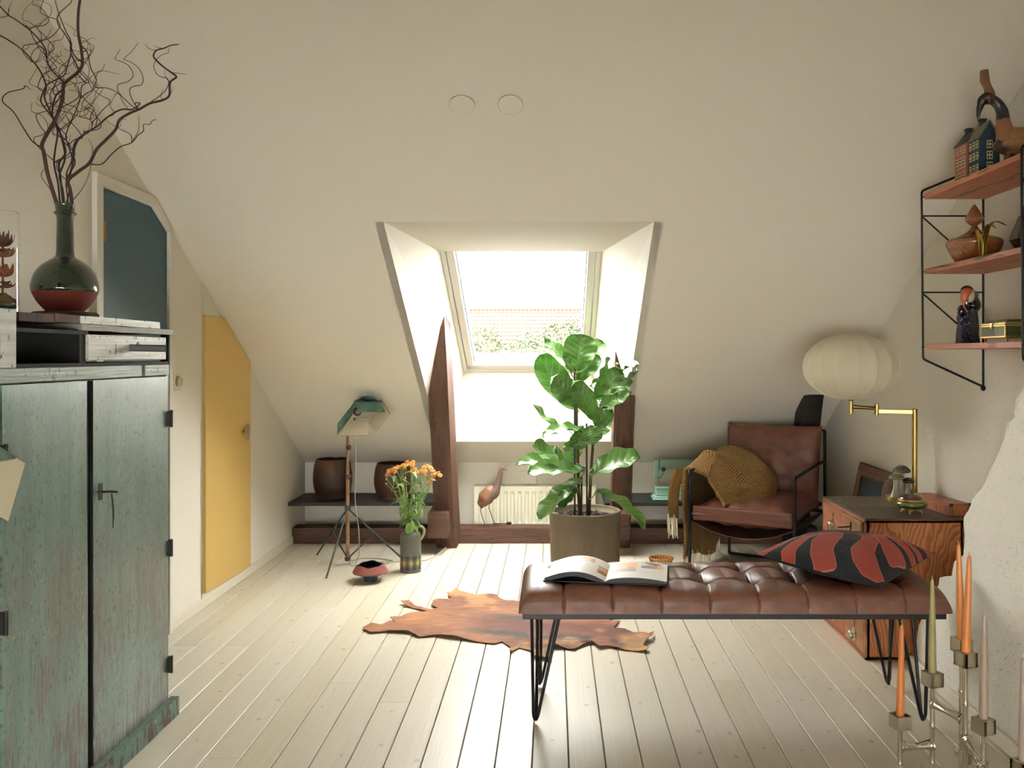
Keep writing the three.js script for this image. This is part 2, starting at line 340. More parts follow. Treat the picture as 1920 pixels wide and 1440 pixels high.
{ // blue door
  const d = structure('door_1');
  const o = [[-3.38, 0], [-3.38, 1.983], [-3.885, 1.976], [-4.06, 1.855], [-4.06, 0]], i = [[-4.022, 0], [-4.022, 1.84], [-3.865, 1.93], [-3.43, 1.936], [-3.43, 0]];
  part('casing', onSide([...o, ...i], XL, 0.022, 0.003), M.whitePaint, d);
  part('door_panel', onSide([[-3.433, 0.01], [-3.433, 1.933], [-3.866, 1.927], [-4.019, 1.838], [-4.019, 0.01]], XL, 0.009, 0.002), std({ color: 0x2c4a52, roughness: 0.5 }), d);
  part('hinge', [box(XL + 0.005, XL + 0.026, 1.725, 1.8, -3.438, -3.428), cyl(0.006, 0.006, 0.08, XL + 0.022, 1.722, -3.434, 10)], std({ color: 0x8a6a3a, roughness: 0.4, metalness: 0.8 }), d);
}
{ // yellow door
  const d = structure('door_2');
  part('casing', onSide([[-4.43, 0.05], [-4.43, C(4.43) - 0.006], [-5.14, C(5.14) - 0.006], [-5.14, 0.05]], XL, 0.006, 0.001), M.whitePaint, d);
  part('door_panel', onSide([[-4.437, 0.077], [-4.437, 1.477], [-4.70, 1.474], [-5.095, 1.233], [-5.095, 0.06]], XL + 0.006, 0.016, 0.002), std({ color: 0xd2b168, roughness: 0.5 }), d);
  const stem = part('knob', [rod([XL + 0.02, 0.845, -4.965], [XL + 0.045, 0.845, -4.965], 0.007)], M.brassDark, d);
  reseed(3);
  const out = []; for (let k = 0; k < 18; k++) { const a = (k / 18) * Math.PI * 2, s = 1 + 0.18 * Math.sin(3 * a + 1) + 0.1 * (rnd() - 0.5); out.push([0.021 * s * Math.cos(a), 0.04 * s * Math.sin(a)]); }
  part('gilt_rim', onSide(out.map(([a, b]) => [a * 1.12, b * 1.1]), 0, 0.008, 0.002).translate(XL + 0.042, 0.845, -4.965), M.gilt, stem);
  part('agate_face', onSide(out, 0, 0.012, 0.003).translate(XL + 0.042, 0.845, -4.965), std({ color: 0x8d7f77, roughness: 0.15 }), stem);
}
{
  const t = thing('light_switch', 'white rotary dimmer switch on the wall between blue and yellow door', 'switch', [XL, 1.155, -4.13]);
  part('plate', cbox(0.012, 0.086, 0.086, 0.006, 0, 0, 0.004), std({ color: 0xe8e0c2, roughness: 0.35 }), t);
  part('dial', [put(lathe([[0, 0], [0.024, 0], [0.022, 0.016], [0, 0.017]], 28), 0.012, 0, 0, 0, 0, -Math.PI / 2), cbox(0.006, 0.03, 0.004, 0.03, 0, 0, 0.001)], std({ color: 0xe4dbb8, roughness: 0.35 }), t);
}
for (const [x, tilt, l] of [[-0.357, 0.07, 'round ceiling cover plate hanging slightly open, the one nearer the blue door'], [-0.168, 0.012, 'round ceiling cover plate closed flush, the one nearer the wall shelf']]) {
  const a = Math.atan(0.611);
  const g = lathe([[0, 0], [0.046, 0], [0.05, 0.002], [0.05, 0.008], [0, 0.008]], 48);
  put(g, 0, -0.008, 0, tilt, 0, 0); put(g, x, C(3.43), -3.43, -a, 0, 0);
  solo('ceiling_cover', g, M.ceiling, l, 'cover', 'round cover plates in the ceiling');
}

// ---------- the old timbers ----------
const woodTex = (base, dark, s) => tex(512, 1024, (u, v) => {
  const g = fbm(u, v, 14, 3, 5, s), b = fbm(u, v, 4, 3, 4, s + 5), k = fbm(u, v, 70, 12, 3, s + 9);
  let c = mixc(base, dark, clamp(1.1 * g - 0.15) * 0.7 + 0.6 * (b - 0.5));
  c = mixc(c, [dark[0] * 0.4, dark[1] * 0.4, dark[2] * 0.4], step(0.66, 0.74, k) * 0.6);
  const cr = Math.abs(u - 0.46 - 0.1 * (fbm(0.3, v, 3, 3, 3, s) - 0.5)); c = mixc(c, [14, 9, 7], (1 - step(0.003, 0.008, cr)) * step(0.35, 0.5, fbm(0.7, v, 2, 3, 2, s + 2)));
  return c;
});
const beamTex = woodTex([106, 70, 52], [58, 36, 27], 31);
M.timber = std({ map: beamTex, color: 0xd6d0c8, roughness: 0.62, bumpMap: fineBump, bumpScale: 0.003 });
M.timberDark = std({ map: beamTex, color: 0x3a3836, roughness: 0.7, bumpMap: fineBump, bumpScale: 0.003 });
function beam(w, h, d, along, amp = 0.006, s = 0, k = 3.2) {   // hewn beam; uv runs along it
  const n = (q) => Math.max(2, Math.round(q / 0.03));
  const g = new THREE.BoxGeometry(w, h, d, n(w), n(h), n(d));
  const r = 0.012, p = g.attributes.position, N = g.attributes.normal, uv = g.attributes.uv, hw = w / 2, hh = h / 2, hd = d / 2;
  for (let i = 0; i < p.count; i++) {
    const L = along === 'x' ? p.getX(i) : along === 'y' ? p.getY(i) : p.getZ(i);
    const T = Math.abs(N.getX(i)) > 0.5 ? (along === 'y' ? p.getZ(i) : p.getY(i)) : Math.abs(N.getY(i)) > 0.5 ? (along === 'x' ? p.getZ(i) : p.getX(i)) : (along === 'y' ? p.getX(i) : p.getY(i));
    uv.setXY(i, T * k + 0.47 + s * 0.37 + (Math.abs(N.getX(i)) > 0.5 ? 0.3 : 0), L * 0.8 + s * 0.13);
    const v = V(p.getX(i), p.getY(i), p.getZ(i)), q = V(clamp(v.x, -hw + r, hw - r), clamp(v.y, -hh + r, hh - r), clamp(v.z, -hd + r, hd - r)), dd = v.clone().sub(q);
    if (dd.length() > r) dd.setLength(r);
    v.copy(q).add(dd);
    const f = 1.2, o = [fb3(v.x * 9 * f + s, v.y * 2.5 + s, v.z * 9), fb3(v.x * 9 + 50, v.y * 3 + s, v.z * 9), fb3(v.x * 9, v.y * 3, v.z * 9 + 70 + s)];
    p.setXYZ(i, v.x + amp * (o[0] - 0.5) * 2, v.y + amp * (o[1] - 0.5) * 2, v.z + amp * (o[2] - 0.5) * 2);
  }
  g.computeVertexNormals();
  return g;
}
const timberGroup = 'old roof timbers along the low wall';
solo('sill_beam', put(beam(3.565, 0.112, 0.15, 'x', 0.005, 1), 0.0075, 0.053, -6.03), M.timber, 'long dark hewn sill beam lying on the floor along the low wall', 'beam');
for (const [x, s, yaw, m, l, H, base] of [[-0.705, 2, -0.13, M.timber, 'leaning brown timber post between the skylight and the orange flowers', 1.66, 0.135], [0.44, 5, 0.0, M.timber, 'leaning brown timber post behind the large fig plant', 1.66, 0.134], [1.61, 8, -0.02, M.timberDark, 'dark timber post behind the leather armchair', 1.6, 0.13]]) {
  const a = 0.367;                                                // the posts lean into the room and run up past the ceiling
  const g = put(beam(base, H, 0.15, 'y', 0.006, s), 0, H / 2 - 0.02, 0);
  put(g, x, 0.02, -5.9, a, yaw, 0);
  solo('timber_post', g, m, l, 'post', timberGroup);
}
for (const [x, z, l] of [[-0.742, -5.86, 'sawn beam end jutting out beside the jug of orange flowers'], [0.42, -5.82, 'sawn beam end jutting out behind the large plant pot']]) {
  solo('beam_end', put(beam(0.135, 0.17, 0.5, 'z', 0.007, x), x, 0.188, z), M.timber, l, 'beam', timberGroup);
}

// ---------- low shelves by the knee wall, pots, radiator ----------
const slate = std({ color: 0x12171a, roughness: 0.5, bumpMap: fineBump, bumpScale: 0.0005 });
solo('low_shelf', box(XL + 0.003, -0.8, 0.272, 0.294, -6.28, -5.86, 0.004), slate, 'low black shelf board carrying the two brown barrel pots', 'shelf');
solo('low_shelf', box(0.34, XR - 0.003, 0.272, 0.294, -6.28, -5.86, 0.004), slate, 'low black shelf board carrying the green sewing machine', 'shelf');
{
  const t = tex(512, 256, (u, v) => { const a = fbm(u, v, 6, 4, 5, 51), b = fbm(u, v, 3, 9, 4, 57); return mixc(mixc([92, 55, 36], [38, 25, 20], clamp(1.6 * a - 0.3)), [58, 44, 30], clamp(2 * b - 0.9)); });
  const m = std({ map: t, roughness: 0.55 });
  const bar = (r, h) => lathe(smoothProfile([[0.02, 0.002], [r * 0.8, 0], [r * 0.84, 0.012], [r * 0.97, h * 0.3], [r, h * 0.55], [r * 0.93, h * 0.85], [r * 0.84, h * 0.985], [r * 0.815, h], [r * 0.79, h * 0.98], [r * 0.86, h * 0.8], [r * 0.9, h * 0.5], [r * 0.8, 0.03], [0.0, 0.025]], 60), 48);
  const a = solo('barrel_pot', bar(0.132, 0.262), m, 'brown barrel pot behind the studio lamp, the one nearest the yellow door', 'pot', 'barrel pots on the low shelf'); a.position.set(-1.535, 0.295, -6.11);
  const b = solo('barrel_pot', bar(0.128, 0.235), m, 'smaller brown barrel pot partly hidden behind the orange flowers', 'pot', 'barrel pots on the low shelf'); b.position.set(-1.115, 0.295, -6.1); b.rotation.y = 2;
}
{
  const t = thing('radiator', 'cream panel radiator under the skylight behind the sill beam', 'radiator', [-0.56, 0.055, -6.2]);
  const m = std({ color: 0xeae6ce, roughness: 0.4 }), W = 0.86, H = 0.298;
  const g = new THREE.PlaneGeometry(W, H, 340, 60).translate(W / 2, H / 2, 0);
  displace(g, (v) => { const e = clamp(Math.min(v.y - 0.03, H - 0.035 - v.y) / 0.02), f = (mod(v.x, 0.05) / 0.05), s = step(0.1, 0.25, f) - step(0.55, 0.75, f); if (v.x > 0.03 && v.x < W - 0.03) v.z -= 0.009 * s * clamp(e); });
  part('front_panel', [g, hexa([[0, 0, -0.02], [0, H, -0.02], [0, H, 0.001], [0, 0, 0.001]], [0.004, 0, 0]), hexa([[W, 0, 0], [W, H, 0], [W, H, -0.02], [W, 0, -0.02]], [-0.004, 0, 0]), box(0, W, H - 0.002, H, -0.02, 0.001, 0)], m, t);
  part('side_panel', [box(-0.002, 0.004, 0, H + 0.004, -0.07, -0.012, 0.001), box(W - 0.004, W + 0.002, 0, H + 0.004, -0.07, -0.012, 0.001), box(0, W, 0.01, H - 0.02, -0.07, -0.055, 0)], m, t);
  const bars = []; for (let x = 0.01; x < W - 0.006; x += 0.0105) bars.push(box(x, x + 0.005, H - 0.002, H + 0.006, -0.066, -0.004, 0));
  part('top_grille', bars, std({ color: 0xb9b498, roughness: 0.5 }), t);
}
{
  const t = thing('cable_box', 'pale square cover box on the low wall above the radiator', 'box', [-0.178, 0.405, -KNEE]);
  part('lid', cbox(0.118, 0.092, 0.028, 0, 0, 0.014, 0.004), M.wall, t);
  part('cable_gland', cbox(0.02, 0.006, 0.014, 0, -0.048, 0.014, 0.002), M.black, t);
}

// ---------- beyond the window ----------
let RIDGE, RIDGEM;
{
  const h = thing('neighbour_house', 'pinkish tiled roof of the house opposite seen through the skylight', 'house', [-1.5, 0, 0]);
  const pos = [], col = [], idx = [], R0 = V(0, 3.6, -44.6), R1 = V(0, -1.2, -37.9), rows = 24, W = 11, seg = 8, pitch = 0.2;
  const down = R1.clone().sub(R0), nrm = V(0, -down.z, down.y).normalize(); if (nrm.y < 0) nrm.negate();
  reseed(77);
  for (let r = 0; r < rows; r++) for (let i = 0; i < (2 * W) / pitch; i++) {
    const b = pos.length / 3, t = rr(0.8, 1.1), c = [0.06 * t, 0.027 * t + rr(0, 0.006), 0.016 * t + rr(0, 0.004)];
    for (let s = 0; s <= seg; s++) {
      const x = -W + (i + s / seg) * pitch, wv = 0.035 * Math.sin((s / seg) * Math.PI * 2);
      for (const [f, o] of [[r / rows, 0.0], [(r + 1.12) / rows, 0.055], [(r + 1.12) / rows, 0.0]]) { const p = R0.clone().addScaledVector(down, f).addScaledVector(nrm, wv + o); pos.push(x, p.y, p.z); col.push(...c); }
    }
    for (let s = 0; s < seg; s++) { const k = b + s * 3, n = k + 3; idx.push(k, k + 1, n, n, k + 1, n + 1, k + 1, k + 2, n + 1, n + 1, k + 2, n + 2); }
  }
  const g = new THREE.BufferGeometry(); g.setAttribute('position', new THREE.Float32BufferAttribute(pos, 3)); g.setAttribute('color', new THREE.Float32BufferAttribute(col, 3)); g.setIndex(idx); g.computeVertexNormals();
  const roof = part('roof_tiles', g, std({ vertexColors: true, roughness: 0.8 }), h); roof.userData.kind = 'stuff';
  for (let x = -W; x < W; x += 0.42) part('ridge_tile', RIDGE ??= new THREE.CylinderGeometry(0.16, 0.17, 0.44, 10, 1, false).rotateZ(Math.PI / 2), RIDGEM ??= std({ color: 0x5e2b1e, roughness: 0.7 }), h).position.set(x + 0.21, 3.62, -44.6);
  const rail = [rod([-W, 3.98, -44.6], [W, 3.98, -44.6], 0.012, 6)]; for (let x = -W + 0.7; x < W; x += 1.55) rail.push(rod([x, 3.7, -44.6], [x, 3.98, -44.6], 0.014, 6));
  part('ridge_rail', rail, std({ color: 0x3a3632, roughness: 0.5 }), h);
  part('wall', box(-W, W, -7, -1.25, -50.6, -38.4, 0), std({ color: 0x5e574a, roughness: 0.9 }), h);
  part('rear_roof', hexa([[-W, 3.55, -44.6], [W, 3.55, -44.6], [W, -1.25, -51], [-W, -1.25, -51]], [0, -0.1, 0]), std({ color: 0x9c5a40, roughness: 0.9 }), h);
}
{
  reseed(91);
  const leafG = new THREE.BufferGeometry();
  leafG.setAttribute('position', new THREE.Float32BufferAttribute([0, 0, 0, 0.09, 0.08, 0.02, 0, 0.2, 0.03, -0.09, 0.08, 0.02, 0, 0.1, -0.01], 3)); leafG.setIndex([0, 1, 4, 1, 2, 4, 2, 3, 4, 3, 0, 4]); leafG.computeVertexNormals(); boxUV(leafG);
  const n = 7000, im = new THREE.InstancedMesh(leafG, phys({ color: 0xffffff, roughness: 0.6, side: THREE.DoubleSide }), n), o = new THREE.Object3D(), c = new THREE.Color();
  const blobs = [[-3.35, 1.5, 0.85, 1.15], [-4.6, 1.3, 0.9, 1.1], [-2.2, 0.95, 0.7, 0.9], [-1.25, 1.45, 0.55, 1.1], [0.35, 1.9, 1.0, 1.05], [1.5, 2.0, 0.9, 1.15], [-0.4, 1.0, 0.9, 0.9], [-3, 0.2, 2.5, 0.9], [0.8, 0.4, 2.5, 0.9], [2.8, 1.4, 1.0, 1.2]];
  for (let i = 0; i < n; i++) {
    const b = blobs[Math.floor(rnd() * blobs.length)], a = rr(0, 6.283), q = Math.sqrt(rnd()), x = b[0] + b[2] * q * Math.cos(a) * rr(0.9, 1.1), y = b[1] + b[3] * q * Math.sin(a), bulge = 0.7 * (1 - q * q);
    const d = 37.9 + ((y + 1.2) / 4.8) * 6.7 - 0.25 - bulge * rr(0.5, 1);
    o.position.set(x, y, -d); o.rotation.set(rr(-1.2, 0.4), rr(-1, 1), rr(2.2, 4.1)); o.scale.setScalar(rr(0.6, 1.2)); o.updateMatrix(); im.setMatrixAt(i, o.matrix);
    const t = rnd(); c.setRGB(mix(0.012, 0.035, t), mix(0.024, 0.042, t), mix(0.005, 0.01, t)); im.setColorAt(i, c);
  }
  im.name = 'ivy'; scene.add(im); tag(im, 'yellowish green ivy overgrowing the tiled roof outside the skylight', 'ivy'); im.userData.kind = 'stuff';
}

// ---------- tufted bench, open book, cushion ----------
{
  const t = thing('bench', 'brown leather tufted bench on black hairpin legs', 'bench', [0, 0, 0]);
  const lt = tex(512, 512, (u, v) => { const a = fbm(u, v, 5, 5, 5, 61), b = fbm(u, v, 30, 30, 3, 65); return mixc(mixc([112, 67, 50], [86, 49, 36], clamp(1.5 * a - 0.25)), [132, 86, 64], clamp(2.2 * b - 1.35) * 0.5); });
  const m = phys({ map: lt, roughness: 0.36, bumpMap: leatherBump, bumpScale: 0.0006, clearcoat: 0.25, clearcoatRoughness: 0.35 });
  const X0 = -0.118, X1 = 1.352, Z0 = -3.43, Z1 = -2.975, Y0 = 0.403, Y1 = 0.487, bx = 0.035, pitch = 0.1655;
  const nx = 760, path = [];
  const W = Z1 - Z0, H = Y1 - Y0;
  for (let i = 0; i <= 130; i++) {                               // cross-section: front bottom, over the top, back bottom
    const a = (i / 130) * Math.PI, c = Math.cos(a), s = Math.sin(a), e = 0.36;
    path.push([Z0 + W / 2 + (W / 2) * Math.sign(c) * Math.abs(c) ** e, Y0 + H * Math.abs(s) ** 0.55]);
  }
  const g = sheet((u, v) => {
    let x = mix(X0, X1, u), [z, y] = path[Math.round(v * 130)];
    const ex = Math.min(x - X0, X1 - x), k = Math.sqrt(clamp(1 - (1 - clamp(ex / 0.07)) ** 2.4));   // rounded ends
    const h = (y - Y0) / H;
    y = Y0 + (y - Y0) * (0.12 + 0.88 * k);
    z = (Z0 + Z1) / 2 + (z - (Z0 + Z1) / 2) * (1 - 0.03 * (1 - k));
    const q = (x - bx) / pitch, f = q - Math.round(q), inside = Math.round(q) >= 0 && Math.round(q) <= 7;
    const seam = inside ? Math.exp(-((f * pitch) ** 2) / 0.000016) : 0, wide = inside ? Math.exp(-((f * pitch) ** 2) / 0.0006) : 0;
    let dip = 0;
    for (const bz of [-3.115, -3.29]) {
      const dz = z - bz, dx = inside ? f * pitch : 0.2;
      dip += 0.034 * Math.exp(-(dx * dx + dz * dz) / 0.0014) + 0.012 * Math.exp(-(dx * dx + dz * dz) / 0.00012);
      dip += 0.01 * Math.exp(-(dz * dz) / 0.00005) * step(-0.06, 0.0, Math.min(x - bx, bx + 7 * pitch - x));
    }
    const top = step(0.75, 1, h);
    y -= top * (dip + 0.01 * seam + 0.007 * wide) - top * 0.006 * Math.cos(f * Math.PI);
    if (z > -3.04) z -= (0.006 * seam + 0.003 * wide) * Math.min(1, h * 4);
    return [x, y, z];
  }, nx, 130, 0.002, [7, 3]);
  part('pad', g, m, t);
  for (let k = 0; k < 8; k++) for (const z of [-3.115, -3.29]) part('button', ball(0.009, bx + k * pitch, 0.4555, z, 1, 0.55, 1, 12, 8), m, t);
  part('frame', [box(-0.106, 1.34, 0.377, 0.403, -3.41, -3.0, 0.002)], M.black, t);
  for (const [x, z, sx, sz] of [[-0.068, -3.05, 1, -1], [-0.058, -3.4, 1, 1], [1.287, -3.05, -1, -1], [1.297, -3.4, -1, 1]]) {
    const T = 0.379, b = 0.009;
    part('hairpin_leg', [
      bendRod([[x - sx * 0.008, T, z - sz * 0.006], [x - sx * 0.002, 0.03, z], [x + sx * 0.006, b, z + sz * 0.004], [x + sx * 0.014, 0.03, z + sz * 0.002], [x + sx * 0.09, T, z + sz * 0.006]], 0.006, 0.02),
      bendRod([[x + sx * 0.012, T, z + sz * 0.085], [x + sx * 0.008, 0.03, z + sz * 0.014], [x + sx * 0.004, b, z + sz * 0.004]], 0.006, 0.01),
      box(Math.min(x - sx * 0.02, x + sx * 0.1), Math.max(x - sx * 0.02, x + sx * 0.1), 0.372, 0.378, Math.min(z - sz * 0.02, z + sz * 0.1), Math.max(z - sz * 0.02, z + sz * 0.1), 0.001)], M.blackMetal, t);
  }
}
{
  const t = thing('open_book', 'large open picture book with white pages lying on the leather bench', 'book', [0.195, 0.4895, -3.165], -0.14);
  const dark = std({ color: 0x1c2226, roughness: 0.6 });
  const W = 0.212, D = 0.245;
  const page = (right) => canvasTex(512, 600, (c, w, h) => {
    c.fillStyle = '#f2efe8'; c.fillRect(0, 0, w, h);
    const blob = (x, y, rx, ry, col, rot = 0) => { c.fillStyle = col; c.beginPath(); c.ellipse(x, y, rx, ry, rot, 0, 6.3); c.fill(); };
    const photo = (x, y, ww, hh, base, list) => { c.save(); c.beginPath(); c.rect(x, y, ww, hh); c.clip(); c.fillStyle = base; c.fillRect(x, y, ww, hh); for (const b of list) blob(x + b[0] * ww, y + b[1] * hh, b[2] * ww, b[3] * hh, b[4], b[5]); c.restore(); };
    if (right) {
      photo(18, 60, 232, 330, '#ecd9b8', [[0.75, 0.2, 0.5, 0.3, '#e9b46a', 0.2], [0.4, 0.75, 0.6, 0.22, '#c99a78', -0.3], [0.35, 0.55, 0.3, 0.12, '#e4b9a2', 0.4], [0.8, 0.95, 0.6, 0.15, '#a5a7a2', -0.2]]);
      photo(285, 30, 190, 225, '#e7dfd0', [[0.5, 0.15, 0.4, 0.16, '#5f5f62', 0.3], [0.4, 0.75, 0.55, 0.22, '#7d8b90', -0.2], [0.55, 0.5, 0.3, 0.16, '#d98f6a', 0.3], [0.85, 0.6, 0.35, 0.2, '#efb56c', 0], [0.62, 0.52, 0.12, 0.12, '#c8605c', 0.3]]);
      c.fillStyle = '#c9c6be'; for (let k = 0; k < 12; k++) c.fillRect(285, 300 + k * 14, 180 - (k % 4 === 3 ? 60 : 0), 2);
    } else {
      photo(60, 20, 330, 180, '#f0e4d6', [[0.7, 0.35, 0.35, 0.25, '#ebc9a6', 0.2], [0.25, 0.6, 0.35, 0.2, '#efd8c6', -0.3], [0.95, 0.6, 0.08, 0.4, '#d9a489', 0], [0.5, 0.85, 0.4, 0.1, '#d9d2c4', 0]]);
      photo(430, 230, 80, 230, '#b98658', [[0.5, 0.3, 0.6, 0.2, '#d6a878', 0.2], [0.6, 0.8, 0.6, 0.2, '#8f623f', 0]]);
      c.fillStyle = '#dcd8cf'; for (let k = 0; k < 16; k++) c.fillRect(60, 260 + k * 15, 300 - (k % 5 === 4 ? 90 : 0), 2);
    }
  });
  const prof = { L: (s) => 0.004 + 0.036 * Math.sin(Math.min(1, s * 1.02) * Math.PI * 0.93) ** 0.85 * (1 - 0.25 * s), R: (s) => 0.004 + 0.021 * Math.sin(Math.min(1, s * 1.02) * Math.PI * 0.9) ** 0.6 * (1 - 0.3 * s) };
  for (const [k, sx] of [['L', -1], ['R', 1]]) {
    const f = prof[k];
    const block = [[0, 0.003], ...Array.from({ length: 25 }, (_, i) => [(i / 24) * W, f(i / 24)]), [W, 0.004]];
    if (k === 'R') block[block.length - 1] = [W, 0.004];
    const inner = k === 'L' ? Array.from({ length: 15 }, (_, i) => [W * (0.95 - 0.85 * (i / 14)), Math.max(0.0035, f(0.95 - 0.85 * (i / 14)) * 0.55 * Math.sin((0.06 + 0.88 * i / 14) * Math.PI))]) : [];
    part('page_block', prism([...block, ...inner].map(([x, y]) => [x * sx, y]).reverse(), D - 0.004, 0).translate(0, 0, -D / 2 + 0.002), dark, t, 'dark page edges');
    part('page', sheet((u, v) => [sx * W * u, f(u) + 0.0012, D / 2 - D * v], 30, 4, 0.0006), std({ map: (() => { const q = page(sx > 0); if (sx < 0) { q.wrapS = THREE.RepeatWrapping; q.repeat.x = -1; q.offset.x = 1; } return q; })(), roughness: 0.5 }), t);
    part('cover', box(sx > 0 ? 0.002 : -W - 0.005, sx > 0 ? W + 0.005 : -0.002, 0, 0.0028, -D / 2 - 0.004, D / 2 + 0.004, 0.001), dark, t);
  }
}
{
  const map = canvasTex(1024, 1024, (c, w, h) => {
    c.fillStyle = '#0e1318'; c.fillRect(0, 0, w, h);
    c.fillStyle = '#86352b'; c.strokeStyle = '#a8665c'; c.lineWidth = 3;
    // flowing appliqué bands, smoothed outlines
    for (const s of ['15,515 95,479 305,438 410,428 273,478 126,533 58,538', '131,636 184,663 202,611 357,511 483,441 389,457 252,521 137,570', '268,731 359,803 373,701 462,586 492,526 475,475 389,495 299,588 263,672', '439,806 452,891 504,963 548,941 551,864 567,765 651,616 664,539 609,486 576,465 590,542 557,618 462,717', '625,827 753,726 746,645 712,576 719,490 662,474 639,468 664,534 651,633 630,728', '798,687 837,648 809,572 767,508 709,473 688,469 735,534 777,615', '866,635 900,601 861,545 809,495 756,475 740,477 809,541', '945,569 1000,521 977,506 882,489 777,473 767,476 851,506 914,531']) {
      const P = s.split(' ').map((q) => q.split(',').map(Number)).map(([x, y]) => [512 + (x - 512) * 1.02, y > 400 ? 400 + (y - 400) * 1.05 : y]), n = P.length, mid = (p, q) => [(p[0] + q[0]) / 2, (p[1] + q[1]) / 2];
      c.beginPath(); c.moveTo(...mid(P[n - 1], P[0]));
      for (let i = 0; i < n; i++) { const p = P[i], q = mid(P[i], P[(i + 1) % n]), o = mid(P[(i - 1 + n) % n], P[i]), k = 0.35; c.lineTo(mix(p[0], o[0], k), mix(p[1], o[1], k)); c.quadraticCurveTo(...p, mix(p[0], q[0], k), mix(p[1], q[1], k)); }
      c.closePath(); c.fill(); c.stroke();
    }
  });
  const m = phys({ map, roughness: 0.85, sheen: 0.15, sheenRoughness: 0.5, sheenColor: new THREE.Color(0.2, 0.12, 0.1), bumpMap: fineBump, bumpScale: 0.0008 });
  const S = 0.235, shape = (u, v, s) => {
    const a = 2 * u - 1, b = 2 * v - 1, e = clamp(1 - Math.abs(a)) * clamp(1 - Math.abs(b));
    const pinch = 1 - 0.07 * (1 - a * a) * b * b, pinch2 = 1 - 0.07 * (1 - b * b) * a * a;
    const h = (s > 0 ? 0.1 : 0.034) * (1 - Math.abs(a) ** 2.4) ** 0.6 * (1 - Math.abs(b) ** 2.4) ** 0.6;
    const wr = 0.012 * (fb3(a * 4 + 3, b * 4, s) - 0.5) * Math.min(1, e * 6);
    return [a * S * pinch2, s * h + wr * (s > 0 ? 1 : 0.2) + 0.03 * ((a + b) / 2) ** 2 - 0.008 * ((a - b) / 2) ** 2, b * S * pinch];
  };
  const t = thing('cushion', 'black and dark red cushion with flowing stripes lying on the leather bench', 'cushion', [1.062, 0.528, -3.2], Math.PI / 4 + 0.02);
  t.rotation.order = 'YXZ';
  const top = sheet((u, v) => shape(u, v, 1), 60, 60, 0.002), uv = top.attributes.uv, p = top.attributes.position;
  for (let i = 0; i < p.count; i++) { const x = p.getX(i), z = p.getZ(i), r = Math.SQRT1_2; uv.setXY(i, 0.5 + (x * r + z * r) / 0.665, 0.5 - (-x * r + z * r) / 0.665); }
  part('cover_top', top, m, t);
  part('cover_bottom', sheet((u, v) => shape(u, v, -1), 60, 60, 0.002), std({ color: 0x0e1318, roughness: 0.9 }), t);
}

// ---------- armchair and throw ----------
const leather = phys({ map: tex(512, 512, (u, v) => { const a = fbm(u, v, 4, 4, 5, 71), b = fbm(u, v, 24, 24, 3, 75); return mixc(mixc([112, 64, 46], [80, 43, 32], clamp(1.5 * a - 0.25)), [144, 92, 66], clamp(2.2 * b - 1.35) * 0.5); }), roughness: 0.4, bumpMap: leatherBump, bumpScale: 0.0006, clearcoat: 0.2, clearcoatRoughness: 0.35 });
const chairAt = [1.212, 0, -5.19], chairTurn = -Math.PI / 6;
{
  const t = thing('armchair', 'brown leather sling armchair with thin black metal frame', 'armchair', chairAt, chairTurn);
  const A = 0.3, F = 0.348, R = 0.009;
  for (const s of [-1, 1]) part('side_frame', bendRod([[s * A, R, F], [s * A, 0.615, F], [s * A, 0.635, -F], [s * A, 0.82, -F], [s * A, 0.82, -F], [s * A, R, -F]], R, 0.02), M.blackMetal, t);
  for (const [a, b] of [[[-A, 0.82, -F], [A, 0.82, -F]], [[-A, R, -F], [A, R, -F]], [[-A, 0.33, -F], [A, 0.33, -F]], [[-A, 0.335, F], [-A, 0.335, -F]], [[A, 0.335, F], [A, 0.335, -F]]]) part('cross_bar', rod(a, b, R), M.blackMetal, t);
  const pillow = (w, h, th, n = 40, wr = 0.01, s = 1) => { // upholstered slab in x, y with thickness along z
    const f = (u, v, q) => { const a = 2 * u - 1, b = 2 * v - 1, k = (1 - Math.abs(a) ** 6) ** 0.5 * (1 - Math.abs(b) ** 6) ** 0.5; const c = 1 + 0.03 * Math.abs(a * b) ** 3; return [a * w / 2 * c, b * h / 2 * c, q * (0.25 * th * k + 0.25 * th * (1 - a * a * 0.6) * (1 - b * b * 0.6) * k) + wr * (fb3(a * 3 + s, b * 5, s) - 0.5) * k + 0.5 * wr * Math.sin(a * 14 + 3 * b) * (1 - b) * 0.5 * k]; };
    return [sheet((u, v) => f(u, v, 1), n, n, 0.002, [2, 2]), sheet((u, v) => f(u, v, -1), n, n, 0.002, [2, 2])];
  };
  const back = pillow(0.57, 0.50, 0.15, 44, 0.018, 3).map((g) => put(g, 0, 0.595, -0.27, -0.19, 0, 0));
  part('back_cushion', back, leather, t);
  const seat = pillow(0.575, 0.60, 0.17, 44, 0.012, 9).map((g) => put(g, 0, 0.385, 0.045, -Math.PI / 2 + 0.05, 0, 0));
  part('seat_cushion', seat, leather, t);
  part('front_band', box(-0.288, 0.288, 0.335, 0.418, 0.31, 0.345, 0.014, 3), leather, t);
  part('sling', sheet((u, v) => [mix(-A + 0.012, A - 0.012, u), 0.325 - 0.07 * (1 - (2 * u - 1) ** 2) - 0.02 * Math.sin(v * 3.14), mix(F - 0.012, -F + 0.01, v)], 24, 20, 0.004, [2, 2]), leather, t);
}
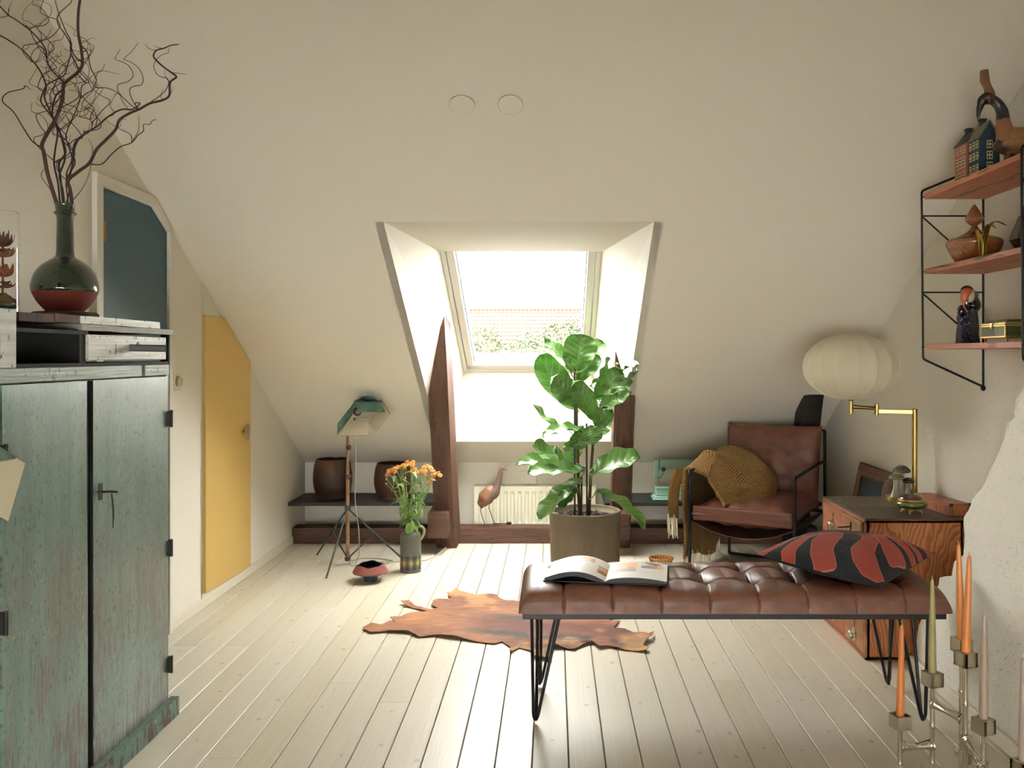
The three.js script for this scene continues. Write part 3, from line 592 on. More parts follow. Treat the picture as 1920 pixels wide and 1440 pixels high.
{
  const wool = tex(512, 512, (u, v) => {
    const A = 44, B = 84, band = Math.floor(v * 16) % 2 ? 1 : -1, d = mod(u * A + band * v * B * 0.5, 1), a = fbm(u, v, 90, 90, 2, 81), b = fbm(u, v, 4, 4, 3, 84);
    const k = step(0.3, 0.5, d + 0.5 * (a - 0.5)) - step(0.8, 1, d + 0.3 * (a - 0.5));
    return mixc(mixc([70, 52, 28], [134, 100, 52], k), [146, 110, 60], clamp(b * 1.4 - 0.4) * 0.6 + 0.4 * (a - 0.5));
  });
  const fuzz = tex(256, 256, (u, v) => fbm(u, v, 80, 80, 3, 88), true);
  const m = phys({ map: wool, roughness: 0.95, sheen: 0.8, sheenRoughness: 0.6, sheenColor: new THREE.Color(0.35, 0.24, 0.1), bumpMap: fuzz, bumpScale: 0.004 });
  const t = thing('throw_blanket', 'mustard and brown wool throw draped over the arm of the leather armchair', 'blanket', chairAt, chairTurn);
  const ridge = (x) => 1 - 2 * Math.abs(Math.sin(x)) ** 0.7, fold = (u, v, k) => 0.75 * ridge(0.62 * k * v + 2.4 * u + 0.6) + 0.35 * Math.sin(k * u * 1.1 - 1.3 * v * k * 0.4);
  const spline = (P) => { const c = new THREE.CatmullRomCurve3(P.map(vv)); return (u) => c.getPoint(u); };
  const pathF = spline([[-0.345, 0.36, 0], [-0.345, 0.56, 0], [-0.315, 0.645, 0], [-0.25, 0.64, 0], [-0.19, 0.56, 0], [-0.12, 0.46, 0], [-0.1, 0.425, 0]]);
  const pathM = spline([[-0.35, 0.36, 0], [-0.345, 0.58, 0], [-0.28, 0.69, 0], [-0.14, 0.69, 0], [0.01, 0.64, 0], [0.09, 0.54, 0], [0.1, 0.44, 0]]);
  const pathB = spline([[-0.345, 0.36, 0], [-0.345, 0.56, 0], [-0.3, 0.66, 0], [-0.16, 0.68, 0], [0.0, 0.62, 0], [0.06, 0.52, 0], [0.06, 0.44, 0]]);
  const heap = sheet((u, v) => {
    const k = v < 0.5 ? step(0, 0.5, v) : 1 - step(0.5, 1, v), p = (v < 0.5 ? pathF(u) : pathB(u)).lerp(pathM(u), k);
    p.z = mix(0.335, -0.16, v) - 0.05 * Math.sin(u * 3) * (1 - v);
    const f = fold(u, v, 9), a = 0.036 * Math.sin(Math.PI * clamp(u * 1.1 - 0.05));
    p.y += a * f; p.x += a * 0.8 * fold(v, u, 7); p.z += 0.02 * fold(u + 0.3, v, 11) * (1 - Math.abs(2 * v - 1)) ; p.y = Math.max(p.y, 0.428);
    return p;
  }, 70, 60, 0.018, [1.1, 0.8]);
  const roll = sheet((u, v) => {                                 // thick tucked fold lying on the seat
    const a = u * Math.PI * 2, r = 0.062 * (0.55 + 0.45 * Math.sin(Math.PI * clamp(v * 0.95 + 0.05))) * (1 + 0.12 * Math.sin(5 * v * 3 + a * 2));
    return [-0.2 + 0.24 * v + r * 0.5 * Math.cos(a) * (1 - v), 0.487 + r * Math.sin(a) * 0.95, 0.19 - 0.1 * v * v + r * Math.cos(a)];
  }, 30, 40, 0.008, [0.6, 0.8]);
  const hang = sheet((u, v) => [-0.342 - 0.016 * Math.sin(v * 15) * u - 0.012 * u, mix(0.60, 0.07 + 0.03 * Math.sin(v * 7), u), mix(0.31, -0.33, v) + 0.02 * Math.sin(u * 6)], 34, 50, 0.012, [0.8, 0.9]);
  const flap = sheet((u, v) => [-0.365 - 0.05 * Math.sin(u * 1.6) - 0.02 * Math.sin(v * 8 + 1) - 0.03 * v, mix(0.63, 0.335, u) - 0.03 * v, mix(0.345, 0.2, v) + 0.015 * Math.sin(u * 5)], 30, 24, 0.014, [0.6, 0.4]);
  part('wool_cloth', [heap, roll, hang, flap], m, t);
  reseed(15);
  const cream = std({ color: 0xe6dcc2, roughness: 0.95 });
  const tassel = (x, y, z, L) => part('tassel', [0, 1, 2].map((k) => { const a = rr(-0.012, 0.012), b = rr(-0.014, 0.014); return sweep([[x, y + 0.02, z], [x + a * 0.4 + rr(-0.004, 0.004), y - L * 0.4, z + b * 0.4], [x + a, y - L * rr(0.85, 1.05), z + b]], [0.0042, 0.0035, 0.002], { n: 8, rs: 6 }); }), cream, t);
  for (let k = 0; k < 7; k++) { const v = k / 6; tassel(-0.415 - 0.03 * v - 0.02 * Math.sin(v * 8 + 1), 0.335 - 0.03 * v, mix(0.345, 0.2, v), rr(0.09, 0.13)); }
  for (let k = 0; k < 15; k++) { const v = k / 14; tassel(-0.354 - 0.016 * Math.sin(v * 15), 0.075 + 0.03 * Math.sin(v * 7), mix(0.31, -0.33, v), Math.min(0.068, rr(0.055, 0.08))); }
}

// ---------- hide rug, basket, bowl ----------
{
  const raw = '-.89,4.1 -.86,4.15 -.81,4.13 -.78,4.2 -.75,4.18 -.79,4.25 -.74,4.25 -.69,4.32 -.62,4.34 -.64,4.375 -.76,4.47 -.785,4.52 -.745,4.52 -.70,4.46 -.64,4.42 -.61,4.4 -.58,4.42 -.62,4.47 -.62,4.54 -.57,4.54 -.53,4.57 -.57,4.7 -.545,4.68 -.53,4.78 -.5,4.7 -.41,4.64 -.3,4.64 -.25,4.56 -.21,4.54 -.09,4.51 .08,4.42 .2,4.33 .33,4.27 .22,4.23 .28,4.2 .32,4.215 .28,4.1 .33,4.08 .37,4.02 .43,3.97 .46,4.03 .445,3.95 .41,3.89 .39,3.845 .41,3.8 .4,3.77 .31,3.8 .24,3.84 .2,3.82 .17,3.89 .14,3.87 .09,3.8 .04,3.82 0,3.83 -.01,3.67 -.05,3.69 -.09,3.7 -.1,3.79 -.15,3.83 -.18,3.77 -.19,3.785 -.19,3.84 -.23,3.91 -.26,3.88 -.35,3.91 -.43,3.95 -.54,3.99 -.61,3.97 -.66,4.03 -.76,4.05 -.84,4.03';
  const pts = raw.split(' ').map((s) => s.split(',').map(Number));
  const map = tex(1024, 512, (u, v) => {
    const x = mix(-0.95, 0.5, u), d = mix(3.6, 4.85, v), a = fbm(u, v, 5, 4, 5, 101), f = fbm(u, v, 26, 160, 3, 105), b = fbm(u, v, 10, 8, 4, 109);
    let c = mixc([156, 102, 64], [106, 64, 42], clamp(1.7 * a - 0.35));
    const spine = Math.exp(-((d - (4.16 - 0.18 * (x + 0.2)) + 0.1 * (b - 0.5)) ** 2) / 0.012) * step(-0.55, -0.2, x);
    c = mixc(c, [88, 44, 32], 0.85 * spine);
    const st = Math.exp(-((d - (4.02 - 0.25 * (x + 0.2)) + 0.06 * (b - 0.5)) ** 2) / 0.0022) * step(0.35, 0.55, b) * step(-0.5, -0.2, x), s2 = Math.exp(-((d - (4.26 - 0.1 * (x + 0.3)) + 0.06 * (b - 0.5)) ** 2) / 0.0016) * step(-0.4, -0.2, x) * step(0.5, 0.35, b);
    c = mixc(c, [52, 42, 40], clamp(1.1 * st + 0.8 * s2));
    const edge = step(0.5, 0.78, b + 0.9 * (Math.abs(d - 4.2) - 0.25)); c = mixc(c, [188, 142, 84], edge * 0.7);
    c = mixc(c, [128, 122, 112], step(0.66, 0.72, fbm(u, v, 9, 9, 3, 120)) * step(0.2, 0.3, Math.abs(d - 4.2)) * 0.8);
    return c.map((q) => q * (0.8 + 0.42 * f));
  });
  let g = new THREE.ExtrudeGeometry(new THREE.Shape(pts.map(([x, d]) => new THREE.Vector2(x, d))), { depth: 0.003, bevelEnabled: false });
  g = new TessellateModifier(0.03, 8).modify(g);
  g.rotateX(-Math.PI / 2);                                         // x, d, depth -> x, height, -d
  const edgeD = (x, z) => { let m = 9; for (let i = 0; i < pts.length; i++) { const [ax, ay] = pts[i], [bx, by] = pts[(i + 1) % pts.length], dx = bx - ax, dy = by - ay, k = clamp(((x - ax) * dx + (-z - ay) * dy) / (dx * dx + dy * dy)); m = Math.min(m, Math.hypot(x - ax - dx * k, -z - ay - dy * k)); } return m; };
  g.deleteAttribute('normal'); g.deleteAttribute('uv'); g = mergeVertices(g, 1e-4);
  displace(g, (p) => { const e = edgeD(p.x, p.z); p.y += 0.004 + 0.02 * Math.max(0, fb3(p.x * 7, 1, p.z * 7) - 0.42) + 0.03 * Math.exp(-e / 0.02) * Math.max(0, fb3(p.x * 12 + 9, 4, p.z * 12) - 0.35); });
  g = clean(g);
  const p = g.attributes.position, uv = new Float32Array(p.count * 2);
  for (let i = 0; i < p.count; i++) { uv[2 * i] = (p.getX(i) + 0.95) / 1.45; uv[2 * i + 1] = (-p.getZ(i) - 3.6) / 1.25; }
  g.setAttribute('uv', new THREE.BufferAttribute(uv, 2));
  const rug = solo('hide_rug', g, phys({ map, roughness: 0.75, sheen: 0.3, sheenRoughness: 0.5, sheenColor: new THREE.Color(0.5, 0.3, 0.18), bumpMap: brush, bumpScale: 0.002 }), 'reddish brown animal hide rug with ragged edges on the white floor', 'rug');
}
{
  const t = thing('basket', 'small coiled straw basket on the floor behind the leather bench', 'basket', [0.645, 0.0, -5.28]);
  const rings = [], straw = [];
  const P = [[0.03, 0.006], [0.04, 0.012], [0.047, 0.021], [0.053, 0.031], [0.058, 0.041], [0.062, 0.051], [0.066, 0.06]];
  for (const [r, y] of P) rings.push(new THREE.TorusGeometry(r, 0.0062, 8, 40).rotateX(Math.PI / 2).translate(0, y, 0));
  rings.push(lathe([[0, 0.002], [0.03, 0.001], [0.03, 0.009], [0, 0.009]], 30));
  part('coils', rings, std({ color: 0xb98645, roughness: 0.85 }), t);
  for (const [r, y] of P.slice(1)) for (let k = 0; k < 22; k++) { const a = (k / 22) * 6.283 + y * 30; straw.push(put(new THREE.TorusGeometry(0.0068, 0.0017, 5, 10), r * Math.cos(a), y, -r * Math.sin(a), 0, a, 0)); }
  part('wrapping', straw, std({ color: 0x7a4a22, roughness: 0.85 }), t).userData.kind = 'stuff';
}
{
  const t = thing('bowl', 'terracotta and dark blue footed bowl with wavy rim on the floor', 'bowl', [-1.037, 0, -4.98]);
  const wave = (a) => 0.0045 * Math.sin(3 * a + 0.6) + 0.002 * Math.sin(7 * a);
  const ring = (prof, seg = 72) => sheet((u, v) => { const a = v * Math.PI * 2, q = u * (prof.length - 1), k = Math.min(prof.length - 2, Math.floor(q)), f = q - k, r = mix(prof[k][0], prof[k + 1][0], f), y = mix(prof[k][1], prof[k + 1][1], f); return [r * Math.cos(a), y + wave(a) * step(0.06, 0.09, y), r * Math.sin(a)]; }, 40, seg, 0.003);
  part('foot', ring([[0.0, 0.004], [0.034, 0.003], [0.037, 0.004], [0.04, 0.03], [0.045, 0.034], [0.07, 0.041], [0.096, 0.05]]), std({ color: 0x1f3137, roughness: 0.45 }), t);
  part('outer_wall', ring([[0.096, 0.05], [0.098, 0.054], [0.094, 0.062], [0.082, 0.082], [0.075, 0.093]]), std({ color: 0x7c463e, roughness: 0.8, bumpMap: fineBump, bumpScale: 0.0006 }), t);
  part('inner_wall', ring([[0.0, 0.04], [0.04, 0.042], [0.08, 0.056], [0.088, 0.062], [0.079, 0.081], [0.072, 0.0935]]), std({ color: 0x0e1b22, roughness: 0.3 }), t);
}

// ---------- worn green cabinet with its loose planks ----------
{
  const paint = (s, rust) => tex(512, 1024, (u, v) => {              // v runs from the floor up
    const a = fbm(u, v, 5, 7, 5, s), st = fbm(u, v, 12, 3, 4, s + 4), sp = fbm(u, v, 60, 90, 3, s + 8), scr = fbm(u, v, 110, 18, 3, s + 12);
    let c = mixc([88, 118, 106], [112, 138, 126], clamp(1.5 * st - 0.3));
    c = mixc(c, [104, 112, 106], clamp(1.6 * a - 0.5) * 0.6);
    const low = 1 - v;
    c = mixc(c, [84, 62, 52], Math.min(1, rust * step(0.6 - 0.14 * low, 0.7 - 0.1 * low, 0.6 * scr + 0.4 * a) * (0.12 + 0.9 * low * low)));
    c = mixc(c, [62, 72, 64], step(0.66, 0.76, sp) * 0.7);
    c = mixc(c, [200, 200, 184], step(0.84, 0.88, fbm(u, v, 90, 50, 2, s + 20)) * 0.5);
    return c;
  });
  const rough = (s) => tex(512, 512, (u, v) => 0.22 + 0.24 * fbm(u, v, 6, 9, 5, s) + 0.12 * fbm(u, v, 70, 70, 2, s + 2), true);
  const dent = tex(512, 512, (u, v) => 0.6 * fbm(u, v, 3, 4, 4, 140) + 0.25 * fbm(u, v, 40, 10, 3, 141) + 0.15 * fbm(u, v, 90, 90, 2, 143), true);
  const doorM = (s) => phys({ map: paint(s, 1), roughness: 1, roughnessMap: rough(s + 60), bumpMap: dent, bumpScale: 0.0014, clearcoat: 0.7, clearcoatRoughness: 0.28 });
  const chips = tex(1024, 512, (u, v) => {
    const a = fbm(u, v, 10, 5, 5, 151), sp = fbm(u, v, 70, 36, 3, 153), g = fbm(u, v, 6, 60, 3, 157), hole = fbm(u, v, 50, 26, 2, 159);
    let c = mixc([206, 202, 190], [168, 166, 154], clamp(1.4 * g - 0.2));
    c = mixc(c, [150, 164, 154], clamp(2 * a - 0.9) * 0.5);
    c = mixc(c, [60, 50, 42], step(0.74, 0.78, sp) * 0.8);
    return mixc(c, [64, 40, 28], step(0.87, 0.89, hole));
  });
  const white = std({ map: chips, roughness: 0.5, bumpMap: brush, bumpScale: 0.002 }), green = std({ map: paint(170, 0.8), roughness: 0.5, bumpMap: dent, bumpScale: 0.002 });
  const bandM = std({ map: chips, color: 0xc4d4cc, roughness: 0.5, bumpMap: brush, bumpScale: 0.002 });
  const dark = std({ color: 0x050505, roughness: 0.8 });  // near-black: shade of the door gap and drawer bay put into the colour
  const t = thing('cabinet', 'tall worn green cabinet with two doors and a white drawer', 'cabinet', [0, 0, 0]);
  const F = -1.357, B = -1.765, N = -2.09, R = -3.115;             // front, back, near end, far end
  const fit = (g) => { g.computeBoundingBox(); const b = g.boundingBox, p = g.attributes.position, a = new Float32Array(p.count * 2); for (let i = 0; i < p.count; i++) { a[2 * i] = (p.getZ(i) - b.min.z) / (b.max.z - b.min.z); a[2 * i + 1] = (p.getY(i) - b.min.y) / (b.max.y - b.min.y); } g.setAttribute('uv', new THREE.BufferAttribute(a, 2)); return g; };
  part('carcass', [box(B, F - 0.028, 0.01, 1.215, R, R + 0.02), box(B, F - 0.028, 0.01, 1.215, N - 0.02, N), box(B, B + 0.012, 0.01, 1.37, R, N), box(B, F - 0.028, 1.195, 1.215, R, N), box(B, F - 0.028, 0.01, 0.05, R, N), box(F - 0.028, F - 0.006, 0.05, 1.21, N - 0.075, N), box(F - 0.028, F - 0.006, 0.05, 1.21, R, R + 0.022)], green, t);
  part('shade_board', [box(F - 0.05, F - 0.03, 0.05, 1.2, R + 0.02, N - 0.02, 0), box(B + 0.02, F - 0.3, 1.25, 1.35, R + 0.03, N - 0.02, 0)], dark, t);  // black boards added where only shade would show
  part('plinth', displace(boxUV(new THREE.BoxGeometry(0.03, 0.064, R * -1 + N + 0.03, 1, 4, 80).translate(F + 0.008, 0.032, (R + N) / 2 - 0.005), 0.8), (v) => { v.y += v.y > 0.05 ? 0.004 * (fb3(1, 2, v.z * 14) - 0.6) : 0; v.x += 0.004 * (fb3(v.y * 20, 2, v.z * 12) - 0.5); }), std({ map: paint(190, 1.6), roughness: 0.6, bumpMap: dent, bumpScale: 0.003 }), t);
  const doorBoard = (z0, z1, x) => displace(fit(new THREE.BoxGeometry(0.024, 1.138, z1 - z0, 2, 60, 30).translate(x - 0.012, 0.635, (z0 + z1) / 2)), (v) => { v.x += 0.006 * (fb3(v.y * 3, 5, v.z * 3) - 0.5); });
  const d1 = part('door', doorBoard(-3.094, -2.596, F), doorM(200), t), d2 = part('door', doorBoard(-2.566, -2.168, F - 0.002), doorM(230), t);
  for (const [d, z, ys] of [[d1, -3.098, [1.055, 0.6, 0.19]], [d2, -2.162, [0.62, 1.03]]]) for (const y of ys) part('hinge', [box(F - 0.004, F + 0.011, y - 0.027, y + 0.027, z - 0.008, z + 0.01, 0.001), cyl(0.005, 0.005, 0.06, F + 0.012, y - 0.03, z, 8)], M.oldMetal, d);
  for (const [q, z] of [[d1, -2.5955], [d2, -2.5665]]) part('gap_shade_strip', box(F - 0.026, F - 0.0015, 0.068, 1.202, z - 0.001, z + 0.001, 0), dark, q);  // black strips paint the shade of the gap onto the door edges
  const key = part('key', [rod([F, 0.872, -2.62], [F + 0.035, 0.872, -2.62], 0.0035), put(new THREE.TorusGeometry(0.011, 0.0032, 8, 20).scale(1, 1.3, 1), F + 0.045, 0.872, -2.62, Math.PI / 2 - 0.2, 0, 0), cbox(0.004, 0.05, 0.02, F + 0.008, 0.872, -2.62, 0.001)], M.oldMetal, d1);
  part('key_cord', sweep([[F + 0.046, 0.868, -2.61], [F + 0.05, 0.82, -2.612], [F + 0.048, 0.765, -2.615]], [0.0022, 0.0026, 0.0012], { rs: 6 }), M.black, key);
  part('top_band', [box(F - 0.03, F + 0.004, 1.208, 1.246, -3.098, -2.915, 0.003, 1.2), box(F - 0.03, F + 0.004, 1.208, 1.246, -2.895, N, 0.003, 1.2)], bandM, t, 'pale band with a slot');
  part('drawer_frame', [box(B, F - 0.002, 1.246, 1.256, R, N, 0.001), box(F - 0.03, F, 1.246, 1.352, R, R + 0.012), box(F - 0.2, F - 0.006, 1.25, 1.352, -2.566, -2.53, 0.002), box(B, F - 0.002, 1.338, 1.349, -2.57, N, 0.001)], dark, t, 'open drawer bay with shade painted in');
  part('post', box(F - 0.02, F + 0.006, 1.246, 1.395, -2.215, -2.15, 0.004, 1.2), white, t);
  const dr = part('drawer', box(F - 0.35, F + 0.002, 1.263, 1.34, -3.078, -2.562, 0.003, 1.2, 0.3, 0.1), white, t);
  part('handle', [bendRod([[F - 0.002, 1.305, -2.81], [F + 0.1, 1.301, -2.845], [F + 0.106, 1.301, -2.85]], 0.001, 0.01), put(new RoundedBoxGeometry(0.112, 0.022, 0.012, 2, 0.004), F + 0.05, 1.301, -2.83, 0, 0.3, -0.02)], M.black, dr);
  part('keyhole_plate', [put(lathe([[0, 0], [0.012, 0], [0.011, 0.002], [0, 0.0025]], 20), F + 0.002, 1.31, -2.87, 0, 0, -Math.PI / 2)], std({ color: 0x8a5a34, roughness: 0.6 }), dr);
  part('top_board', displace(new THREE.BoxGeometry(F - B + 0.008, 0.018, R * -1 + N + 0.02 - 0.44, 4, 2, 60).translate((F + B) / 2, 1.359, (R - 0.012 + N - 0.44) / 2), (v) => { v.y += 0.004 * (fb3(v.x * 4, 3, v.z * 9) - 0.5); v.x += v.x > F - 0.01 ? 0.005 * (fb3(4, v.y * 40, v.z * 18) - 0.5) : 0; }), white, t);
  const plank = (z0, z1, y, w, m, l, s) => {
    const g = new THREE.BoxGeometry(w, 0.022, z1 - z0, 4, 2, 40).translate(F - w / 2 + 0.002, y, (z0 + z1) / 2);
    displace(g, (v) => { v.y += 0.004 * (fb3(v.x * 5, s, v.z * 8) - 0.5); v.x += 0.006 * (fb3(s, v.y * 30, v.z * 14) - 0.5); });
    solo('loose_plank', boxUV(g, 1.2, 0.2, 0.3), m, l, 'plank', 'loose planks on top of the green cabinet');
  };
  plank(-3.03, -2.52, 1.3805, 0.36, white, 'white painted loose plank lying on the green cabinet under the bottle vase', 3);
  const old = std({ map: woodTex([74, 42, 28], [34, 20, 15], 210), roughness: 0.75 });
  plank(-2.515, -2.39, 1.3805, 0.38, old, 'dark brown loose board end on the cabinet beside the white plank', 8);
  plank(-2.386, -2.23, 1.3785, 0.38, old, 'dark brown loose board on the cabinet under the glass cylinder', 12);
}
{ // bottle vase on a cork ring, willow twigs
  const x = -1.582, z = -2.85, y = 1.393;
  const cork = tex(256, 256, (u, v) => mixc([92, 70, 46], [44, 33, 24], clamp(1.8 * fbm(u, v, 24, 24, 4, 240) - 0.4)));
  const tr = solo('cork_coaster', lathe(smoothProfile([[0, 0.001], [0.09, 0], [0.107, 0.006], [0.11, 0.013], [0.106, 0.021], [0.09, 0.025], [0, 0.025]], 30), 48), std({ map: cork, roughness: 0.95, bumpMap: fineBump, bumpScale: 0.003 }), 'thick dark cork coaster under the green bottle vase', 'coaster'); tr.position.set(x, y, z); tr.scale.set(0.9, 1, 0.9);
  const t = thing('bottle_vase', 'round bottle vase with dark green glaze above a red clay base', 'vase', [x, y + 0.025, z]); t.scale.set(0.89, 1, 0.89);
  const glaze = tex(512, 512, (u, v) => { const a = fbm(u, v, 60, 60, 3, 250), b = fbm(u, v, 8, 5, 4, 255); return mixc(mixc([26, 44, 30], [54, 72, 44], clamp(2 * a - 0.5)), [12, 18, 16], clamp(1.8 * b - 0.55)); });
  part('clay_base', lathe(smoothProfile([[0, 0.001], [0.055, 0.0], [0.066, 0.006], [0.092, 0.034], [0.109, 0.066]], 24), 64), std({ color: 0x6d2c23, roughness: 0.75 }), t, 'bare red clay');
  part('glazed_body', lathe([...smoothProfile([[0.1093, 0.064], [0.1115, 0.072], [0.1105, 0.088], [0.102, 0.118], [0.083, 0.145], [0.055, 0.165], [0.035, 0.177], [0.0295, 0.192], [0.0285, 0.24], [0.0275, 0.30], [0.029, 0.31], [0.0375, 0.318], [0.037, 0.323], [0.031, 0.327], [0.032, 0.345], [0.0335, 0.35], [0.029, 0.351]], 90), [0.025, 0.345], [0.024, 0.2], [0, 0.19]], 64), phys({ map: glaze, roughness: 0.13, clearcoat: 0.8, clearcoatRoughness: 0.05 }), t);
  const bark = std({ color: 0x2b1d16, roughness: 0.7 }), bark2 = std({ color: 0x3d231a, roughness: 0.65 });
  const P = (s) => s.split(' ').map((q) => q.split(',').map(Number));
  const T = {
    B1: P('-.028,0 -.038,.04 -.052,.1 -.064,.17 -.071,.19 -.059,.23 -.038,.273 -.021,.317 -.01,.368 -.009,.391 .005,.408 .036,.432 .054,.455 .057,.498 .052,.559 .055,.628 .062,.68'),
    B2: P('.022,0 .019,.048 .014,.074 .048,.104 .086,.131 .109,.178 .135,.213 .163,.247 .178,.277 .213,.299 .242,.311 .282,.33 .325,.339 .348,.351 .355,.394 .377,.41 .36,.424 .334,.443 .308,.467 .299,.481 .308,.498 .334,.503 .36,.512 .386,.514'),
    B3: P('.014,.074 .028,.135 .031,.201 .057,.23 .1,.26 .131,.287 .187,.311 .218,.311 .242,.325 .247,.33 .232,.332 .235,.315'),
    B4: P('-.017,0 -.024,.066 -.038,.135 -.038,.187 -.038,.247 -.055,.291 -.081,.325 -.093,.346 -.086,.377 -.076,.398 -.042,.42 -.017,.434 -.007,.46 .007,.502 .012,.536'),
    B5: P('-.007,0 -.012,.083 -.021,.135 -.007,.17 -.017,.213 -.038,.265 -.064,.317 -.081,.36 -.076,.394 -.099,.45 -.116,.472 -.142,.507 -.176,.533 -.197,.541 -.228,.54'),
    B6: P('-.003,0 -.007,.048 -.017,.092 -.003,.152 -.017,.213 -.029,.253 -.047,.291 -.038,.36 -.012,.394 -.038,.429 -.055,.45 -.066,.481 -.067,.507 -.081,.533 -.116,.571 -.151,.599 -.163,.606 -.185,.633 -.211,.65 -.232,.661'),
    B7: P('-.071,.183 -.099,.201 -.125,.239 -.151,.294 -.173,.325 -.163,.351 -.128,.377 -.125,.386 -.112,.375'),
    B8: P('.005,0 .009,.048 -.003,.1 .014,.152 .005,.195 0,.221 .014,.256 .04,.299 .057,.343 .061,.386 .074,.394 .057,.412 .045,.426 .028,.412'),
    B9: P('.01,0 0,.083 .022,.135 .017,.17 .031,.208 .057,.23 .074,.239 .086,.26 .08,.277 .048,.287 -.003,.304 -.038,.311'),
    B10: P('.057,.464 .031,.49 .022,.529 .005,.559 -.012,.585 -.012,.611 .014,.637 .031,.654 .035,.671'),
    B11: P('.042,.446 .022,.498 .026,.533 .014,.559 -.003,.602 -.012,.628 -.024,.668'),
    B12: P('.083,.129 .126,.128 .161,.161 .187,.187 .221,.201 .242,.225 .26,.239 .26,.26 .282,.26 .291,.273 .303,.275'),
    B13: P('.221,.201 .218,.225 .178,.247 .156,.26 .126,.282'), B14: P('.225,.208 .242,.239 .244,.265 .242,.291'),
    B15: P('.061,.516 .074,.498 .083,.446 .1,.412 .097,.386 .135,.382 .161,.372 .178,.36 .19,.334 .208,.308'), B16: P('.097,.412 .104,.432 .118,.439 .144,.436 .173,.429'),
    B17: P('.061,.308 .083,.308 .1,.325 .111,.368 .121,.377 .1,.386 .107,.415'), B19: P('.013,0 .042,.031 .062,.066 .074,.114 .08,.195 .069,.218'), B20: P('-.031,.022 -.047,.048 -.073,.092 -.059,.118 -.052,.135'),
    B21: P('-.066,.481 -.081,.519 -.104,.507 -.112,.49 -.114,.464'), B22: P('-.163,.606 -.176,.595 -.194,.592 -.22,.585'), B23: P('-.133,.585 -.111,.581 -.097,.592 -.086,.599'), B24: P('.057,.524 .08,.536 .092,.543 .104,.54'), B25: P('.057,.507 .076,.509 .093,.498'), B26: P('.131,.287 .161,.299 .144,.325 .159,.356 .173,.368 .156,.36'),
  };
  const k = 0.985, top = y + 0.025 + 0.35;
  const depth = (px, py, s) => 0.12 * (fb3(px * 3 + s, py * 3, s) - 0.5) * Math.min(1, py * 6) + Math.max(0, -px - 0.12) * 0.9;   // twigs that reach the wall bend forward
  const line = (name, s) => T[name].map(([a, b]) => [x + a * k, top + b * k, z + depth(a, b, s)]);
  const list = [['B1', 0.0068, 0.004, bark2, [['B7', 0.0022], ['B20', 0.0013], ['B10', 0.0024], ['B11', 0.0022], ['B24', 0.001], ['B25', 0.001], ['B15', 0.002], ['B16', 0.0011]], 'thickest willow twig rising straight out of the bottle vase'],
    ['B2', 0.0062, 0.0016, bark, [['B3', 0.0034], ['B12', 0.002], ['B13', 0.0015], ['B14', 0.0012], ['B26', 0.0011]], 'long willow twig ending in a hook out over the blue door'],
    ['B4', 0.0032, 0.0016, bark, [], 'thin willow twig winding beside the thickest one'], ['B5', 0.0036, 0.0022, bark, [], 'willow twig curving low towards the wall above the glass cylinder'],
    ['B6', 0.0034, 0.0018, bark, [['B21', 0.0015], ['B22', 0.0012], ['B23', 0.0013]], 'willow twig that arches highest towards the wall'], ['B8', 0.0026, 0.001, bark, [['B17', 0.0011]], 'short crinkled willow twig in the middle of the vase'], ['B9', 0.0024, 0.0009, bark, [['B19', 0.0014]], 'thin willow twig bending back across the middle']];
  reseed(33);
  list.forEach(([n, r0, r1, m, subs, label], i) => {
    const s = i * 1.7 + 2, L = line(n, s), t = thing('willow_twig', label, 'twig', [0, 0, 0], 0, 'willow twigs in the bottle vase');
    const a = L[0].slice(); a[1] -= 0.09; a[0] = mix(a[0], x, 0.4);
    part('stem', sweep([a, ...L], Array.from({ length: 8 }, (_, q) => mix(r0, r1, q / 7)), { n: L.length * 5, rs: 8 }), m, t);
    subs.forEach(([q, r]) => { const l = line(q, s); part('side_twig', sweep(l, [r, r * 0.5], { n: l.length * 5, rs: 6 }), bark, t); });
    for (let q = 0; q < (i === 0 ? 3 : i === 1 ? 4 : 4); q++) {     // long curly shoots
      const o = L[2 + Math.floor(rnd() * (L.length * 0.6))].slice(), pts = [o.slice()]; let dx = rr(-1, 1), dy = 1, w = rr(2, 5) * (rnd() < 0.5 ? -1 : 1);
      for (let h = 0; h < 12; h++) { dx = Math.sin(h * 0.9 * (w > 0 ? 1 : -1) + w) * 0.9 + dx * 0.4; dy = 0.75 + 0.5 * Math.cos(h * 1.3 + w); const sp = 0.021; o[0] = Math.max(-1.755, o[0] + dx * sp); o[1] += dy * sp; o[2] += rr(-0.5, 0.7) * sp; pts.push(o.slice()); }
      part('side_twig', sweep(pts, [0.0016, 0.0007], { n: 70, rs: 5 }), bark, t);
    }
    const buds = [];
    for (let q = 0; q < 9; q++) {                                  // fine twiglets
      const j = 4 + Math.floor(rnd() * (L.length - 6)), o = L[j], e = [rr(-0.04, 0.04), rr(0.0, 0.045), rr(-0.03, 0.03)];
      buds.push(sweep([o, [o[0] + e[0] * 0.5 + rr(-0.008, 0.008), o[1] + e[1] * 0.3, o[2] + e[2] * 0.5], [o[0] + e[0], o[1] + e[1], o[2] + e[2]]], [0.0011, 0.0006], { n: 10, rs: 5 }));
    }
    part('twiglets', buds, bark2, t).userData.kind = 'stuff';
  });
}
solo('glass_dish', lathe([[0, 0.001], [0.03, 0], [0.05, 0.006], [0.055, 0.012], [0.05, 0.0125], [0.03, 0.006], [0, 0.005]], 36).translate(-1.40, 1.3955, -2.185), phys({ color: 0x2c4a3a, roughness: 0.08, transmission: 0.5, thickness: 0.01 }), 'small dark green glass dish on the white cabinet post', 'dish');
